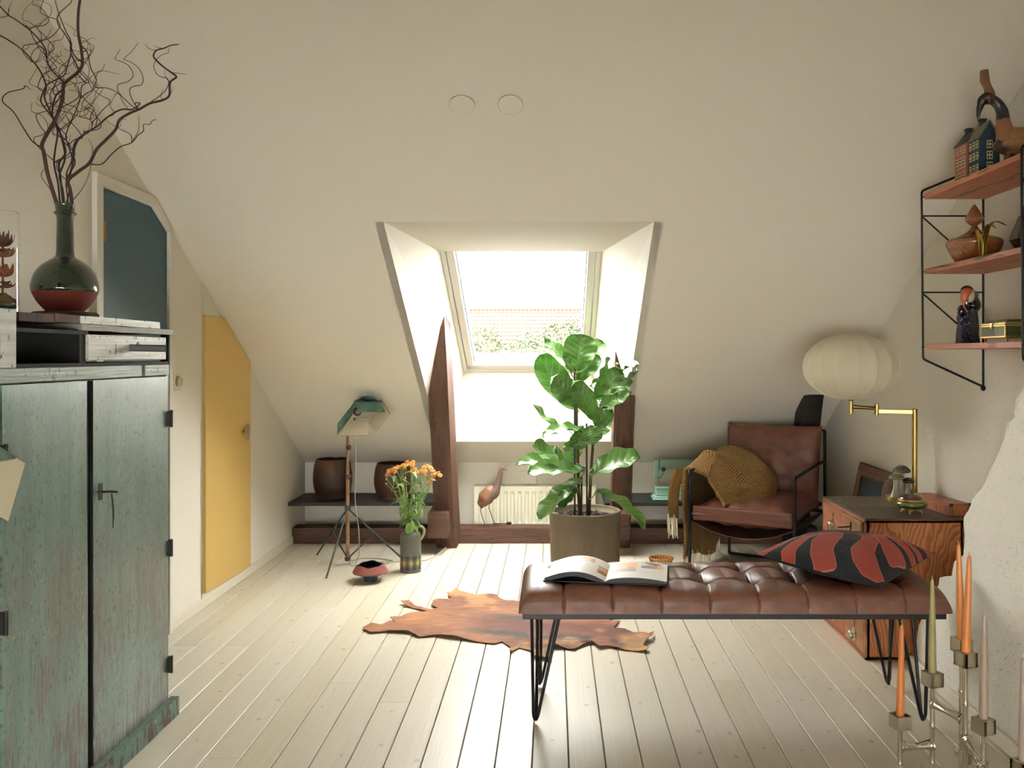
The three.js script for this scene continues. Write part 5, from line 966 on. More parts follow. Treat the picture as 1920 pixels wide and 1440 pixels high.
// ---------- card-index drawers and what stands on them ----------
{
  const t = thing('drawer_chest', 'low pine chest of small index drawers beside the chimney', 'chest', [0, 0, 0]);
  const ply = tex(512, 1024, (u, v) => {                            // flame-grained plywood
    const w = fbm(u, v, 3, 2, 3, 600) * 1.1 + fbm(u, v, 8, 5, 3, 603) * 0.35, q = (u * 3.2 + w * 1.7 + 0.25 * Math.sin(v * 6.283)) * 5, f = q - Math.floor(q), g = fbm(u, v, 120, 12, 2, 606);
    let c = mixc([186, 122, 74], [146, 82, 44], step(0.2, 0.85, f) * (1 - step(0.9, 1, f)));
    return mixc(c, [112, 50, 22], 0.25 * g);
  });
  const plyM = std({ map: ply, roughness: 0.5, bumpMap: brush, bumpScale: 0.0008 });
  const red = (s, b) => std({ map: tex(256, 256, (u, v) => { const a = fbm(u, v, 3, 24, 4, s), k = fbm(u, v, 5, 5, 3, s + 4); return mixc(mixc(b, b.map((q) => q * 0.62), clamp(1.6 * a - 0.3)), [120, 96, 64], clamp(2 * k - 1.1) * 0.7); }), roughness: 0.5, bumpMap: brush, bumpScale: 0.001 });
  const frontA = red(610, [172, 104, 72]), frontB = red(620, [184, 128, 86]);
  const X = 1.305, XB = 1.735, N = -3.686, F = -4.267, H = 0.594, Mz = -3.951;
  const side = (z0, z1) => { const g = box(X + 0.006, XB, 0, H - 0.008, z0, z1, 0.002, 1), p = g.attributes.position, uv = g.attributes.uv; for (let i = 0; i < p.count; i++) uv.setXY(i, (p.getX(i) - X) / 0.43, p.getY(i) / 0.8); return g; };
  part('side_panel', side(N - 0.016, N), plyM, t, 'flame-grained side panel'); part('side_panel', side(F, F + 0.016), plyM, t);
  part('frame', [box(X, XB, 0, 0.014, F, N, 0.001), box(X, XB, H - 0.02, H - 0.008, F, N, 0.001), box(X, X + 0.4, 0.01, H - 0.01, Mz - 0.007, Mz + 0.007, 0.001), box(XB - 0.012, XB, 0, H - 0.01, F, N, 0.001), box(X, X + 0.02, 0, H - 0.008, N - 0.016, N, 0.001), box(X, X + 0.02, 0, H - 0.008, F, F + 0.016, 0.001), box(X + 0.4, X + 0.41, 0.01, H - 0.01, F, N, 0)], frontA, t);
  const lino = (s, worn) => std({ map: tex(512, 512, (u, v) => { const a = fbm(u, v, 6, 6, 4, s), k = fbm(u, v, 44, 44, 3, s + 3); return mixc(mixc([74, 66, 50], [56, 50, 40], a), [150, 118, 82], step(0.68, 0.72, k) * worn); }, false, [2, 2]), roughness: 0.5 });
  part('top_panel', box(X, XB + 0.01, H - 0.008, H, Mz + 0.001, N + 0.002, 0.002), lino(630, 0), t, 'dark top panel'); part('top_panel', box(X, XB + 0.01, H - 0.008, H, F, Mz - 0.001, 0.002), lino(640, 1), t, 'worn speckled top panel');
  for (const [c, z0, z1, m] of [[0, N - 0.018, Mz + 0.009, frontB], [1, Mz - 0.009, F + 0.018, frontA]]) for (let r = 0; r < 4; r++) {
    const y0 = 0.017 + r * 0.1395, y1 = y0 + 0.1365, open = c === 0 && r === 3 ? -0.012 : 0, zc = (z0 + z1) / 2, x = X - 0.001 + open;
    const d = part('drawer', box(x, x + 0.3, y0, y1, z1, z0, 0.003, 1, c, r), m, t);
    const hasKey = c === 0 && r === 3;
    part('keyhole_plate', [put(lathe([[0, 0], [0.012, 0], [0.011, 0.0015], [0.004, 0.002], [0, 0.001]], 18), x, y0 + 0.1, zc, 0, 0, Math.PI / 2)], M.brassDark, d);
    if (hasKey) part('key', [rod([x, y0 + 0.098, zc], [x - 0.035, y0 + 0.096, zc], 0.003, 8), put(new THREE.TorusGeometry(0.008, 0.0022, 8, 18).scale(1.4, 1, 1), x - 0.045, y0 + 0.095, zc, Math.PI / 2, 0, 0), cbox(0.003, 0.04, 0.014, x - 0.002, y0 + 0.098, zc, 0.001)], M.oldMetal, d);
    else part('cup_pull', [put(lathe(smoothProfile([[0, 0.026], [0.016, 0.024], [0.02, 0.016], [0.013, 0.006], [0.014, 0.001], [0.022, 0]], 20), 26), x, y0 + 0.046, zc, 0, 0, Math.PI / 2), put(lathe([[0, 0], [0.03, 0], [0.029, 0.0015], [0, 0.002]], 26), x, y0 + 0.05, zc, 0, 0, Math.PI / 2)], M.steel, d);
  }
}
const TOP = 0.594;
{
  const t = thing('swing_arm_lamp', 'brass swing arm table lamp with round cream silk shade', 'lamp', [1.703, TOP, -4.15]);
  part('base', lathe([[0, 0], [0.072, 0], [0.075, 0.003], [0.075, 0.019], [0.072, 0.023], [0.02, 0.025], [0.012, 0.03], [0, 0.03]], 56), M.brass, t);
  part('pole', [cyl(0.0125, 0.0125, 0.405, 0, 0.022, 0, 24), ball(0.0128, 0, 0.427, 0, 1, 0.4, 1)], M.brass, t);
  part('lower_arm', [box(-0.176, 0, 0.406, 0.425, -0.0062, 0.0062, 0.002)].map((g) => put(g, 0, 0, 0, 0, -0.33, 0)), M.brass, t);
  const ex = -0.168 * Math.cos(0.33), ez = -0.168 * Math.sin(0.33);
  part('elbow', cyl(0.011, 0.011, 0.052, ex, 0.398, ez, 20), M.brass, t);
  const sx = -0.277, sz = -0.07;
  part('upper_arm', [rod([ex, 0.43, ez], [sx, 0.436, sz], 0.0085, 4)], M.brass, t);
  part('socket', [cyl(0.0095, 0.0095, 0.05, sx, 0.408, sz, 18), cyl(0.006, 0.026, 0.012, sx, 0.462, sz, 24), ball(0.008, sx, 0.405, sz), cyl(0.01, 0.01, 0.05, sx, 0.46, sz, 16)], M.brass, t);
  const R = 0.222, HH = 0.158, cy = 0.628, n = 16;
  const silk = phys({ color: 0xe9e0c4, roughness: 0.9, transmission: 0.35, thickness: 0, side: THREE.DoubleSide, bumpMap: brush, bumpScale: 0.0006 });
  const rad = (f) => R * Math.pow(Math.max(0, 1 - Math.abs(f) ** 2.2), 0.55) * (1 - 0.02 * f) + 0.022 * Math.abs(f) ** 8;
  const sh = part('shade', sheet((u, v) => { const f = mix(-0.985, 0.985, u), a = v * Math.PI * 2, k = (v * n) % 1, sc = 1 - 0.035 * (1 - Math.abs(2 * k - 1) ** 2) * (1 - f * f) * 1.2; const r = rad(f) * sc; return [sx + r * Math.cos(a + 0.2), cy + HH * f, sz + r * Math.sin(a + 0.2)]; }, 40, n * 10, 0.0008, [0.4, 1.4]), silk, t);
  for (let i = 0; i < n; i++) { const a = (i / n) * Math.PI * 2 + 0.2, P = []; for (let k = 0; k <= 20; k++) { const f = mix(-0.985, 0.985, k / 20); P.push([sx + (rad(f) + 0.0006) * Math.cos(a), cy + HH * f, sz + (rad(f) + 0.0006) * Math.sin(a)]); } part('rib', sweep(P, 0.0016, { straight: true, rs: 6 }), std({ color: 0xf0e8cf, roughness: 0.9 }), sh); }
}
{
  const t = thing('mushroom_ornament', 'three stone mushrooms on a round brass base', 'ornament', [1.632, TOP, -4.13]);
  part('base', lathe([[0, 0], [0.071, 0], [0.073, 0.002], [0.073, 0.021], [0.071, 0.024], [0, 0.024]], 56), M.brass, t);
  const stoneS = std({ color: 0xa9a793, roughness: 0.3 });
  const stem = (r, h) => lathe(smoothProfile([[0, 0], [r * 1.6, 0], [r * 1.55, h * 0.1], [r, h * 0.45], [r * 0.85, h * 0.8], [r * 1.1, h]], 24), 28);
  const cap = (r, h) => lathe(smoothProfile([[0, 0.003], [r * 0.5, 0.004], [r * 0.9, -0.001], [r, 0.004], [r * 0.93, h * 0.4], [r * 0.6, h * 0.8], [r * 0.25, h * 0.98], [0, h]], 34), 36);
  const agate = (a, b, s) => phys({ map: tex(256, 128, (u, v) => mixc(a, b, clamp(1.7 * fbm(u, v, 6, 10, 4, s) - 0.35))), roughness: 0.15, clearcoat: 0.5 });
  for (const [x, z, r, h, cr, ch, m] of [[-0.036, 0.03, 0.0155, 0.083, 0.035, 0.025, agate([128, 124, 88], [92, 90, 62], 650)], [0.014, -0.03, 0.0115, 0.107, 0.04, 0.033, agate([84, 70, 52], [44, 40, 32], 655)], [0.024, 0.026, 0.0125, 0.068, 0.029, 0.021, agate([46, 44, 36], [26, 26, 24], 660)]]) {
    const g = new THREE.Group(); g.name = 'mushroom'; t.add(g); g.position.set(x, 0.024, z);
    part('stalk', stem(r, h), stoneS, g); part('cap', cap(cr, ch).translate(0, h, 0), m, g);
  }
}
{
  const t = thing('lidded_box', 'round green onyx trinket box with domed brown lid on gilt feet', 'trinket box', [1.545, TOP, -3.80]);
  const onyx = (s, a, b) => phys({ map: tex(256, 128, (u, v) => mixc(a, b, clamp(1.8 * fbm(u, v, 5, 6, 5, s) - 0.4))), roughness: 0.14, clearcoat: 0.6, clearcoatRoughness: 0.08 });
  part('bowl', lathe(smoothProfile([[0, 0.024], [0.03, 0.022], [0.05, 0.027], [0.062, 0.038], [0.0635, 0.046], [0.058, 0.054], [0.05, 0.0565]], 30), 56), onyx(670, [92, 98, 46], [52, 60, 32]), t);
  part('rim', [lathe([[0.05, 0.056], [0.054, 0.0565], [0.054, 0.0595], [0.05, 0.0605], [0.054, 0.061], [0.054, 0.064], [0.049, 0.0648]], 56), lathe([[0.02, 0.02], [0.034, 0.0195], [0.035, 0.023], [0.02, 0.0245]], 40)], M.gilt, t);
  part('lid', lathe(smoothProfile([[0.051, 0.0645], [0.051, 0.067], [0.045, 0.076], [0.03, 0.084], [0.012, 0.0875], [0, 0.088]], 24), 56), onyx(680, [72, 44, 34], [44, 28, 26]), t);
  part('finial', sweep([[0, 0.087, 0], [0.001, 0.094, 0], [-0.001, 0.101, 0]], [0.003, 0.004, 0.001]), M.oldMetal, t);
  for (let k = 0; k < 4; k++) { const a = k * Math.PI / 2 + 0.5; part('foot', [ball(0.007, 0.033 * Math.cos(a), 0.016, 0.033 * Math.sin(a), 1, 0.9, 1, 12, 8), sweep([[0.035 * Math.cos(a), 0.014, 0.035 * Math.sin(a)], [0.042 * Math.cos(a), 0.008, 0.042 * Math.sin(a)], [0.04 * Math.cos(a), 0.0035, 0.04 * Math.sin(a)]], [0.0045, 0.0028, 0.0036], { rs: 8, n: 8 })], M.gilt, t); }
}
{
  const t = thing('pencil_box', 'long orange wooden box with sliding lid beside the brass lamp', 'box', [1.71, TOP, -3.885], 0.12);
  const m = std({ map: woodTex([166, 98, 62], [120, 66, 42], 690), roughness: 0.45 });
  part('case', box(-0.043, 0.043, 0, 0.044, -0.15, 0.15, 0.003, 2), m, t);
  part('sliding_lid', box(-0.046, 0.046, 0.044, 0.053, -0.152, 0.153, 0.003, 2, 0.3, 0.1), m, t);
  part('corner_plate', [box(-0.0475, -0.036, 0.04, 0.0545, 0.142, 0.1555, 0.001), box(0.036, 0.0475, 0.04, 0.0545, 0.142, 0.1555, 0.001)], M.oldMetal, t);
}
{
  const t = thing('picture_frame', 'dark wooden picture frame leaning on the wall behind the chest', 'frame', [1.60, 0.0, -4.70], -Math.PI / 2);
  const g = new THREE.Group(); g.name = 'frame_body'; t.add(g); g.rotation.x = -0.2;
  const m = std({ map: woodTex([92, 58, 36], [40, 25, 18], 700), roughness: 0.5 });
  const rail = (a, b) => { const prof = [[0, 0], [0.075, 0], [0.075, 0.02], [0.06, 0.034], [0.045, 0.03], [0.032, 0.022], [0.02, 0.024], [0.008, 0.014], [0, 0.014]]; return [prof, a, b]; };
  const W = 0.5, H = 0.69, w = 0.075;
  for (const [x, y, L, r] of [[0, 0, W, 0], [W, H, W, Math.PI], [0, H, H, -Math.PI / 2], [W, 0, H, Math.PI / 2]]) {
    const prof = rail()[0], pos = [];
    const ring = prof.map(([q, h]) => [V(q, q, h), V(L - q, q, h)]);          // mitred ends
    for (let i = 0; i < ring.length; i++) { const [a, b] = ring[i], [c, d] = ring[(i + 1) % ring.length]; for (const p of [a, b, d, a, d, c]) pos.push(p.x, p.y, p.z); }
    const q = new THREE.BufferGeometry(); q.setAttribute('position', new THREE.Float32BufferAttribute(pos, 3)); q.computeVertexNormals(); boxUV(q, 2); q.rotateZ(r).translate(x - W / 2, y, 0);
    part('rail', q, m, g);
  }
  part('slate', box(-W / 2 + w - 0.01, W / 2 - w + 0.01, w - 0.01, H - w + 0.01, 0.004, 0.009, 0), std({ color: 0x2c3a40, roughness: 0.4 }), g);
}

// ---------- wall shelf ----------
{
  const t = thing('ladder_shelf', 'wall shelf of three reddish wood boards on black wire ladders', 'shelf', [0, 0, 0]);
  const board = std({ map: woodTex([178, 112, 84], [146, 84, 60], 710), roughness: 0.5 });
  const zs = [-3.63, -2.855], longGrain = (g) => { const p = g.attributes.position, n = g.attributes.normal, uv = g.attributes.uv; for (let i = 0; i < p.count; i++) uv.setXY(i, Math.abs(n.getY(i)) > 0.5 ? p.getX(i) * 1.5 : p.getY(i) * 1.5, p.getZ(i) * 0.7 + p.getY(i)); return g; };
  for (const z of zs) {
    const r = 0.0048, f = 1.518, b = 1.772, pcs = [
      bendRod([[b, 1.148, z], [f + 0.006, 1.262, z], [f - 0.0, 1.955, z], [b, 2.06, z], [b, 1.148, z]], r, 0.012, 8),
      rod([f, 1.852, z], [b, 1.852, z], 0.0035, 6), rod([f, 1.852, z], [b - 0.02, 1.64, z], 0.0035, 6), rod([f, 1.537, z], [b, 1.537, z], 0.0035, 6), rod([f, 1.537, z], [b - 0.02, 1.33, z], 0.0035, 6),
      ball(0.01, b, 1.142, z, 1, 1.2, 1, 12, 8)];
    for (const y of [1.93, 1.622, 1.312]) pcs.push(rod([f, y, z], [f + 0.02, y, z], 0.003, 6));
    part('wire_ladder', pcs, M.blackMetal, t);
  }
  for (const y of [1.92, 1.612, 1.302]) part('shelf_board', longGrain(box(1.528, 1.775, y, y + 0.021, zs[0] + 0.006, zs[1] - 0.006, 0.002)), board, t);
}
const S1 = 1.941, S2 = 1.633, S3 = 1.323;
function toyHouse(label, at, turn, W, D, eave, ridge, wall, roofM, front, side) {
  const t = thing('toy_house', label, 'toy house', at, turn, 'painted toy houses on the top shelf');
  const wm = std({ color: wall, roughness: 0.6 }), cream = std({ color: 0xc8b98a, roughness: 0.6 });
  part('house_walls', prism([[-D / 2, 0], [D / 2, 0], [D / 2, eave], [0, ridge], [-D / 2, eave]], W, 0.001).rotateY(-Math.PI / 2).translate(W / 2, 0, 0), wm, t);   // ridge along x, front faces +z
  const q = Math.atan2(ridge - eave, D / 2), L = Math.hypot(ridge - eave, D / 2) + 0.006;
  for (const s of [-1, 1]) part('roof_slope', put(new THREE.BoxGeometry(W + 0.006, 0.004, L), 0, (eave + ridge) / 2 + 0.003, s * D / 4, s * q, 0, 0), roofM, t);
  part('chimney', [box(-W * 0.3, -W * 0.08, ridge - 0.012, ridge + 0.02, -0.012, 0.006, 0.001), box(-W * 0.33, -W * 0.05, ridge + 0.018, ridge + 0.024, -0.015, 0.009, 0.001)], std({ color: 0x17262f, roughness: 0.6 }), t);
  const win = (x, y, w, h, rows, face) => {
    const g = [cbox(w, h, 0.0015, 0, 0, 0, 0)], p = []; for (let i = 0; i < 2; i++) for (let j = 0; j < rows; j++) p.push(cbox(w * 0.28, h / rows * 0.55, 0.0008, (i - 0.5) * w * 0.46, ((j + 0.5) / rows - 0.5) * h * 0.92, 0.0009, 0));
    const m = new THREE.Matrix4(); if (face) m.makeRotationY(Math.PI / 2).setPosition(W / 2 + 0.0006, y, -x); else m.setPosition(x, y, D / 2 + 0.0006);
    const f = part('window', g.map((k) => k.applyMatrix4(m)), cream, t); part('panes', p.map((k) => k.applyMatrix4(m)), M.black, f);
  };
  front.forEach((a) => win(...a, 0)); side.forEach((a) => win(...a, 1));
  return t;
}
const roofDark = std({ color: 0x2b3130, roughness: 0.6 }), roofTan = std({ color: 0x70694e, roughness: 0.6 });
{
  const cols = [-0.028, 0, 0.028];
  const fr = []; for (const x of cols) { fr.push([x, 0.122, 0.019, 0.024, 2], [x, 0.075, 0.019, 0.042, 3], [x, 0.026, 0.019, 0.026, 2]); }
  toyHouse('pink toy house with dark roof on the top shelf', [1.605, S1, -3.39], -Math.PI / 2, 0.1, 0.075, 0.145, 0.19, 0xa15f58, roofDark, fr, []);
  const fn = []; for (const x of [-0.026, 0, 0.026]) for (const y of [0.115, 0.073, 0.029]) fn.push([x, y, 0.017, 0.027, 2]);
  toyHouse('dark blue toy house with tan roof beside the driftwood bird', [1.60, S1, -3.272], -Math.PI / 2, 0.085, 0.075, 0.138, 0.195, 0x16303d, roofTan, fn, [[0, 0.112, 0.021, 0.03, 2], [0, 0.072, 0.021, 0.03, 2], [0, 0.032, 0.021, 0.03, 2]]);
}
{
  const t = thing('driftwood_bird', 'driftwood bird with bent dark neck and a stick on its head', 'figurine', [1.60, S1, -3.09]);
  const burl = tex(256, 256, (u, v) => { const a = fbm(u, v, 8, 6, 5, 720), k = step(0.6, 0.68, fbm(u, v, 12, 10, 3, 725)); return mixc(mixc([146, 104, 66], [98, 66, 42], clamp(1.7 * a - 0.3)), [48, 28, 20], k); });
  const bm = std({ map: burl, roughness: 0.6, bumpMap: fineBump, bumpScale: 0.004 }), dk = std({ color: 0x241d1f, roughness: 0.35 });
  const body = sweep([[-0.034, 0.10, 0], [-0.024, 0.085, 0], [0.02, 0.084, 0], [0.06, 0.085, 0], [0.12, 0.09, 0.0]], [0.012, 0.04, 0.052, 0.045, 0.02], { n: 40, rs: 24, smooth: true });
  displace(body, (v) => { const f = 0.02 * (fb3(v.x * 40, v.y * 40, v.z * 40) - 0.5); v.y += f; v.x += f * 0.5; v.z += f * 0.7; });
  part('body', body, bm, t);
  part('neck_base', sweep([[-0.008, 0.085, 0], [-0.018, 0.13, 0], [-0.022, 0.165, 0]], [0.036, 0.028, 0.0225], { n: 16, rs: 20, smooth: true }), std({ color: 0x805238, roughness: 0.5 }), t);
  part('neck_and_head', sweep([[-0.022, 0.162, 0], [-0.025, 0.19, 0], [-0.037, 0.215, 0], [-0.056, 0.232, 0], [-0.076, 0.239, 0], [-0.092, 0.232, 0], [-0.102, 0.21, 0], [-0.108, 0.185, 0], [-0.109, 0.158, 0]], [0.0225, 0.0205, 0.018, 0.017, 0.022, 0.018, 0.011, 0.007, 0.0015], { n: 60, rs: 16, smooth: true }), dk, t);
  part('eye', [ball(0.006, -0.088, 0.236, 0.017, 1, 1, 0.6, 12, 8), ball(0.013, -0.076, 0.24, 0.0125, 1.2, 1, 0.8, 14, 10)], std({ color: 0x5e3322, roughness: 0.4 }), t);
  const stick = sweep([[-0.068, 0.248, 0], [-0.076, 0.28, 0], [-0.086, 0.305, 0], [-0.088, 0.337, 0]], [0.018, 0.014, 0.016, 0.0135], { n: 20, rs: 14 });
  displace(stick, (v) => { v.x += 0.008 * (fb3(v.x * 60, v.y * 60, v.z * 60) - 0.5); });
  part('head_stick', stick, bm, t);
  part('foot', [sweep([[-0.01, 0.06, 0.01], [-0.014, 0.03, 0.012], [-0.02, 0.002, 0.012]], [0.016, 0.01, 0.008], { rs: 10 }), sweep([[0.08, 0.06, 0], [0.085, 0.03, 0.0], [0.085, 0.002, 0]], [0.018, 0.012, 0.01], { rs: 10 })], bm, t);
}
{
  const t = thing('lidded_bowl', 'turned wooden bowl with pointed lid knob on the middle shelf', 'bowl', [1.645, S2, -3.44]); t.scale.set(0.92, 1.06, 0.92);
  const m = phys({ map: tex(512, 256, (u, v) => { const a = fbm(u, v, 4, 6, 5, 730), k = 1 - Math.abs(2 * fbm(u, v, 6, 8, 3, 735) - 1); return mixc(mixc([156, 100, 62], [116, 70, 42], clamp(1.6 * a - 0.3)), [70, 34, 20], step(0.95, 0.99, k) * 0.7); }), roughness: 0.22, clearcoat: 0.5, clearcoatRoughness: 0.12 });
  part('bowl_body', lathe(smoothProfile([[0, 0], [0.062, 0], [0.07, 0.006], [0.094, 0.035], [0.11, 0.066], [0.1125, 0.08], [0.106, 0.09], [0.098, 0.0925]], 40), 64), m, t);
  part('lid', lathe(smoothProfile([[0.099, 0.0925], [0.09, 0.096], [0.055, 0.108], [0.026, 0.124], [0.014, 0.137], [0.0125, 0.143], [0.02, 0.147], [0.034, 0.16], [0.0355, 0.17], [0.025, 0.19], [0.01, 0.212], [0.001, 0.222]], 60), 48), m, t);
}
{
  const t = thing('candle_holder', 'brass leaf-shaped candle holder with curling leaves on the middle shelf', 'candle holder', [1.585, S2, -3.25]);
  part('base', lathe([[0, 0], [0.03, 0], [0.032, 0.003], [0.012, 0.008], [0, 0.009]], 36), M.brass, t);
  const leaf = (dir, h, reach, drop, w) => part('leaf', sheet((u, v) => { const q = 2 * v - 1, x = reach * (u ** 2.2), y = h * Math.sin(Math.min(1, u * 1.05) * Math.PI * 0.62) / Math.sin(Math.PI * 0.5) - drop * Math.max(0, u - 0.65) ** 1.4, ww = w * Math.sin(Math.PI * (0.22 + 0.76 * u)) * q; const r = 0.007 * (1 - u) + x - 0.4 * w * (1 - q * q) * (1 - u * 0.6); return [r * Math.cos(dir) - ww * Math.sin(dir), 0.006 + y, -(r * Math.sin(dir) + ww * Math.cos(dir))]; }, 26, 8, 0.0014), M.brassDark, t);
  leaf(Math.PI + 0.3, 0.105, 0.085, 0.08, 0.012); leaf(2.2, 0.11, 0.05, 0.06, 0.012); leaf(0.15, 0.135, 0.1, 0.02, 0.014); leaf(-1.2, 0.12, 0.06, 0.05, 0.012);
}
{
  const t = thing('glass_bottle', 'smoky faceted glass bottle at the near end of the middle shelf', 'bottle', [1.635, S2, -3.04]);
  const g = lathe([[0, 0], [0.028, 0], [0.055, 0.045], [0.052, 0.062], [0.026, 0.125], [0.02, 0.13], [0, 0.13]], 6).toNonIndexed(); g.computeVertexNormals();
  part('bottle_body', g, phys({ color: 0x6b5a44, roughness: 0.03, transmission: 0.85, thickness: 0.03, ior: 1.5, attenuationColor: new THREE.Color(0.3, 0.2, 0.12), attenuationDistance: 0.04 }), t);
  part('stopper', ball(0.017, 0, 0.146, 0, 1, 1, 1, 8, 6), phys({ color: 0x7a6a54, roughness: 0.05, transmission: 0.8, thickness: 0.02 }), t);
}
{
  const t = thing('toucan_ornament', 'stone toucan perched on a block of purple crystal', 'ornament', [1.62, S3, -3.45]);
  const rock = std({ color: 0x3c3a38, roughness: 0.8, bumpMap: fineBump, bumpScale: 0.004 });
  const r = new THREE.BoxGeometry(0.07, 0.132, 0.06, 8, 14, 8).translate(0.008, 0.066, -0.01);
  displace(r, (v) => { const k = 1 - 0.22 * (v.y / 0.132); v.x = 0.008 + (v.x - 0.008) * k + 0.008 * (fb3(v.x * 30, v.y * 30, v.z * 30) - 0.5); v.z = -0.01 + (v.z + 0.01) * k; });
  part('rock', r, rock, t);
  reseed(81); const cr = [], am = phys({ color: 0x2b2946, roughness: 0.14, clearcoat: 0.6 });
  for (let k = 0; k < 260; k++) { const y = rr(0.003, 0.132), kx = 1 - 0.22 * (y / 0.132), side = rnd() < 0.4, a = side ? [-0.03 * kx + 0.005, y, rr(-0.04, 0.025)] : [rr(-0.032, 0.012) * kx, y, 0.02 * kx]; cr.push(put(new THREE.CylinderGeometry(0.0, rr(0.003, 0.006), rr(0.008, 0.015), 6, 1), ...a, rr(0.6, 2.2) * (side ? 0.4 : 1), rr(-1, 1), side ? rr(0.6, 2) : rr(-0.6, 0.6))); }
  part('crystals', cr, am, t).userData.kind = 'stuff';
  const bk = phys({ color: 0x14191d, roughness: 0.15, clearcoat: 0.6 });
  part('bird_body', [sweep([[0.025, 0.128, -0.012], [0.03, 0.15, -0.012], [0.02, 0.185, -0.008], [0.008, 0.208, 0]], [0.022, 0.03, 0.024, 0.018], { n: 24, rs: 18, smooth: true }), ball(0.025, 0.0, 0.206, 0.0, 1, 0.9, 1), ball(0.02, -0.026, 0.128, 0.012, 0.9, 1.2, 0.8)], bk, t);
  part('bib', ball(0.022, 0.004, 0.187, 0.016, 0.9, 1.2, 0.7), phys({ color: 0xb9ae94, roughness: 0.2 }), t);
  part('beak', sweep([[-0.003, 0.205, 0.024], [-0.018, 0.198, 0.034], [-0.026, 0.175, 0.036], [-0.021, 0.148, 0.033], [-0.012, 0.122, 0.03]], [0.014, 0.0175, 0.015, 0.01, 0.003], { n: 24, rs: 14, smooth: true }), phys({ color: 0xa5573b, roughness: 0.2 }), t);
  part('beak_tip', sweep([[-0.025, 0.168, 0.0415], [-0.019, 0.148, 0.038], [-0.012, 0.128, 0.033]], [0.007, 0.0095, 0.003], { n: 12, rs: 12, smooth: true }), bk, t);
  part('bird_wing', ball(0.019, 0.03, 0.192, -0.016, 1.3, 0.9, 0.8), bk, t);
}
{
  const t = thing('jewel_casket', 'green onyx jewel casket with gilt bands and feet on the lowest shelf', 'casket', [1.655, S3, -3.13]);
  const onyx = phys({ map: tex(256, 256, (u, v) => mixc([94, 98, 50], [58, 64, 34], clamp(1.8 * fbm(u, v, 5, 4, 5, 740) - 0.4))), roughness: 0.16, clearcoat: 0.5 });
  const X = 0.092, Z = 0.085;
  part('case', box(-X, X, 0.02, 0.058, -Z, Z, 0.002, 3), onyx, t);
  part('lid', [box(-X, X, 0.067, 0.074, -Z, Z, 0.003, 3), box(-X + 0.012, X - 0.012, 0.073, 0.081, -Z + 0.012, Z - 0.012, 0.006, 3)], onyx, t);
  part('gilt_band', [box(-X - 0.002, X + 0.002, 0.0165, 0.0225, -Z - 0.002, Z + 0.002, 0.001), box(-X - 0.002, X + 0.002, 0.056, 0.062, -Z - 0.002, Z + 0.002, 0.001), box(-X - 0.002, X + 0.002, 0.063, 0.0685, -Z - 0.002, Z + 0.002, 0.001), box(-X - 0.002, -X + 0.002, 0.02, 0.06, Z - 0.003, Z + 0.002, 0.001), box(X - 0.002, X + 0.002, 0.02, 0.06, Z - 0.003, Z + 0.002, 0.001)], M.gilt, t);
  part('clasp', put(prism([[-0.014, 0.012], [0.014, 0.012], [0, -0.01]], 0.004, 0.001), -X - 0.006, 0.057, -0.005, 0, -Math.PI / 2, 0).translate(0.004, 0, 0), M.gilt, t);
  for (const [a, b] of [[-1, -1], [1, -1], [-1, 1], [1, 1]]) part('foot', [lathe([[0, 0], [0.004, 0], [0.0045, 0.003], [0.003, 0.006], [0.005, 0.013], [0.008, 0.017], [0, 0.018]], 16).translate(a * (X - 0.01), 0, b * (Z - 0.01))], M.gilt, t);
}
{
  const t = thing('dried_thistle', 'purple dried thistle in a small jar at the near end of the lowest shelf', 'flower', [1.66, S3, -2.915]);
  part('jar', lathe([[0, 0], [0.02, 0], [0.024, 0.01], [0.02, 0.04], [0.012, 0.05], [0.013, 0.055], [0.01, 0.055], [0.009, 0.045], [0, 0.02]], 28), std({ color: 0x2a2326, roughness: 0.3 }), t);
  part('stem', sweep([[0, 0.03, 0], [-0.02, 0.09, 0.0], [-0.06, 0.125, 0.0]], [0.002, 0.0018], { rs: 6 }), std({ color: 0x4a4030, roughness: 0.8 }), t);
  reseed(87); const sp = []; for (let k = 0; k < 90; k++) { const a = rr(0, 6.28), b = Math.acos(rr(-1, 1)), d = V(Math.sin(b) * Math.cos(a), Math.cos(b), Math.sin(b) * Math.sin(a)), c = V(-0.07, 0.133, 0); sp.push(rod(c, c.clone().addScaledVector(d, rr(0.012, 0.019)), 0.0014, 4)); }
  part('flower_head', sp, std({ color: 0x4b2338, roughness: 0.8 }), t).userData.kind = 'stuff';
}

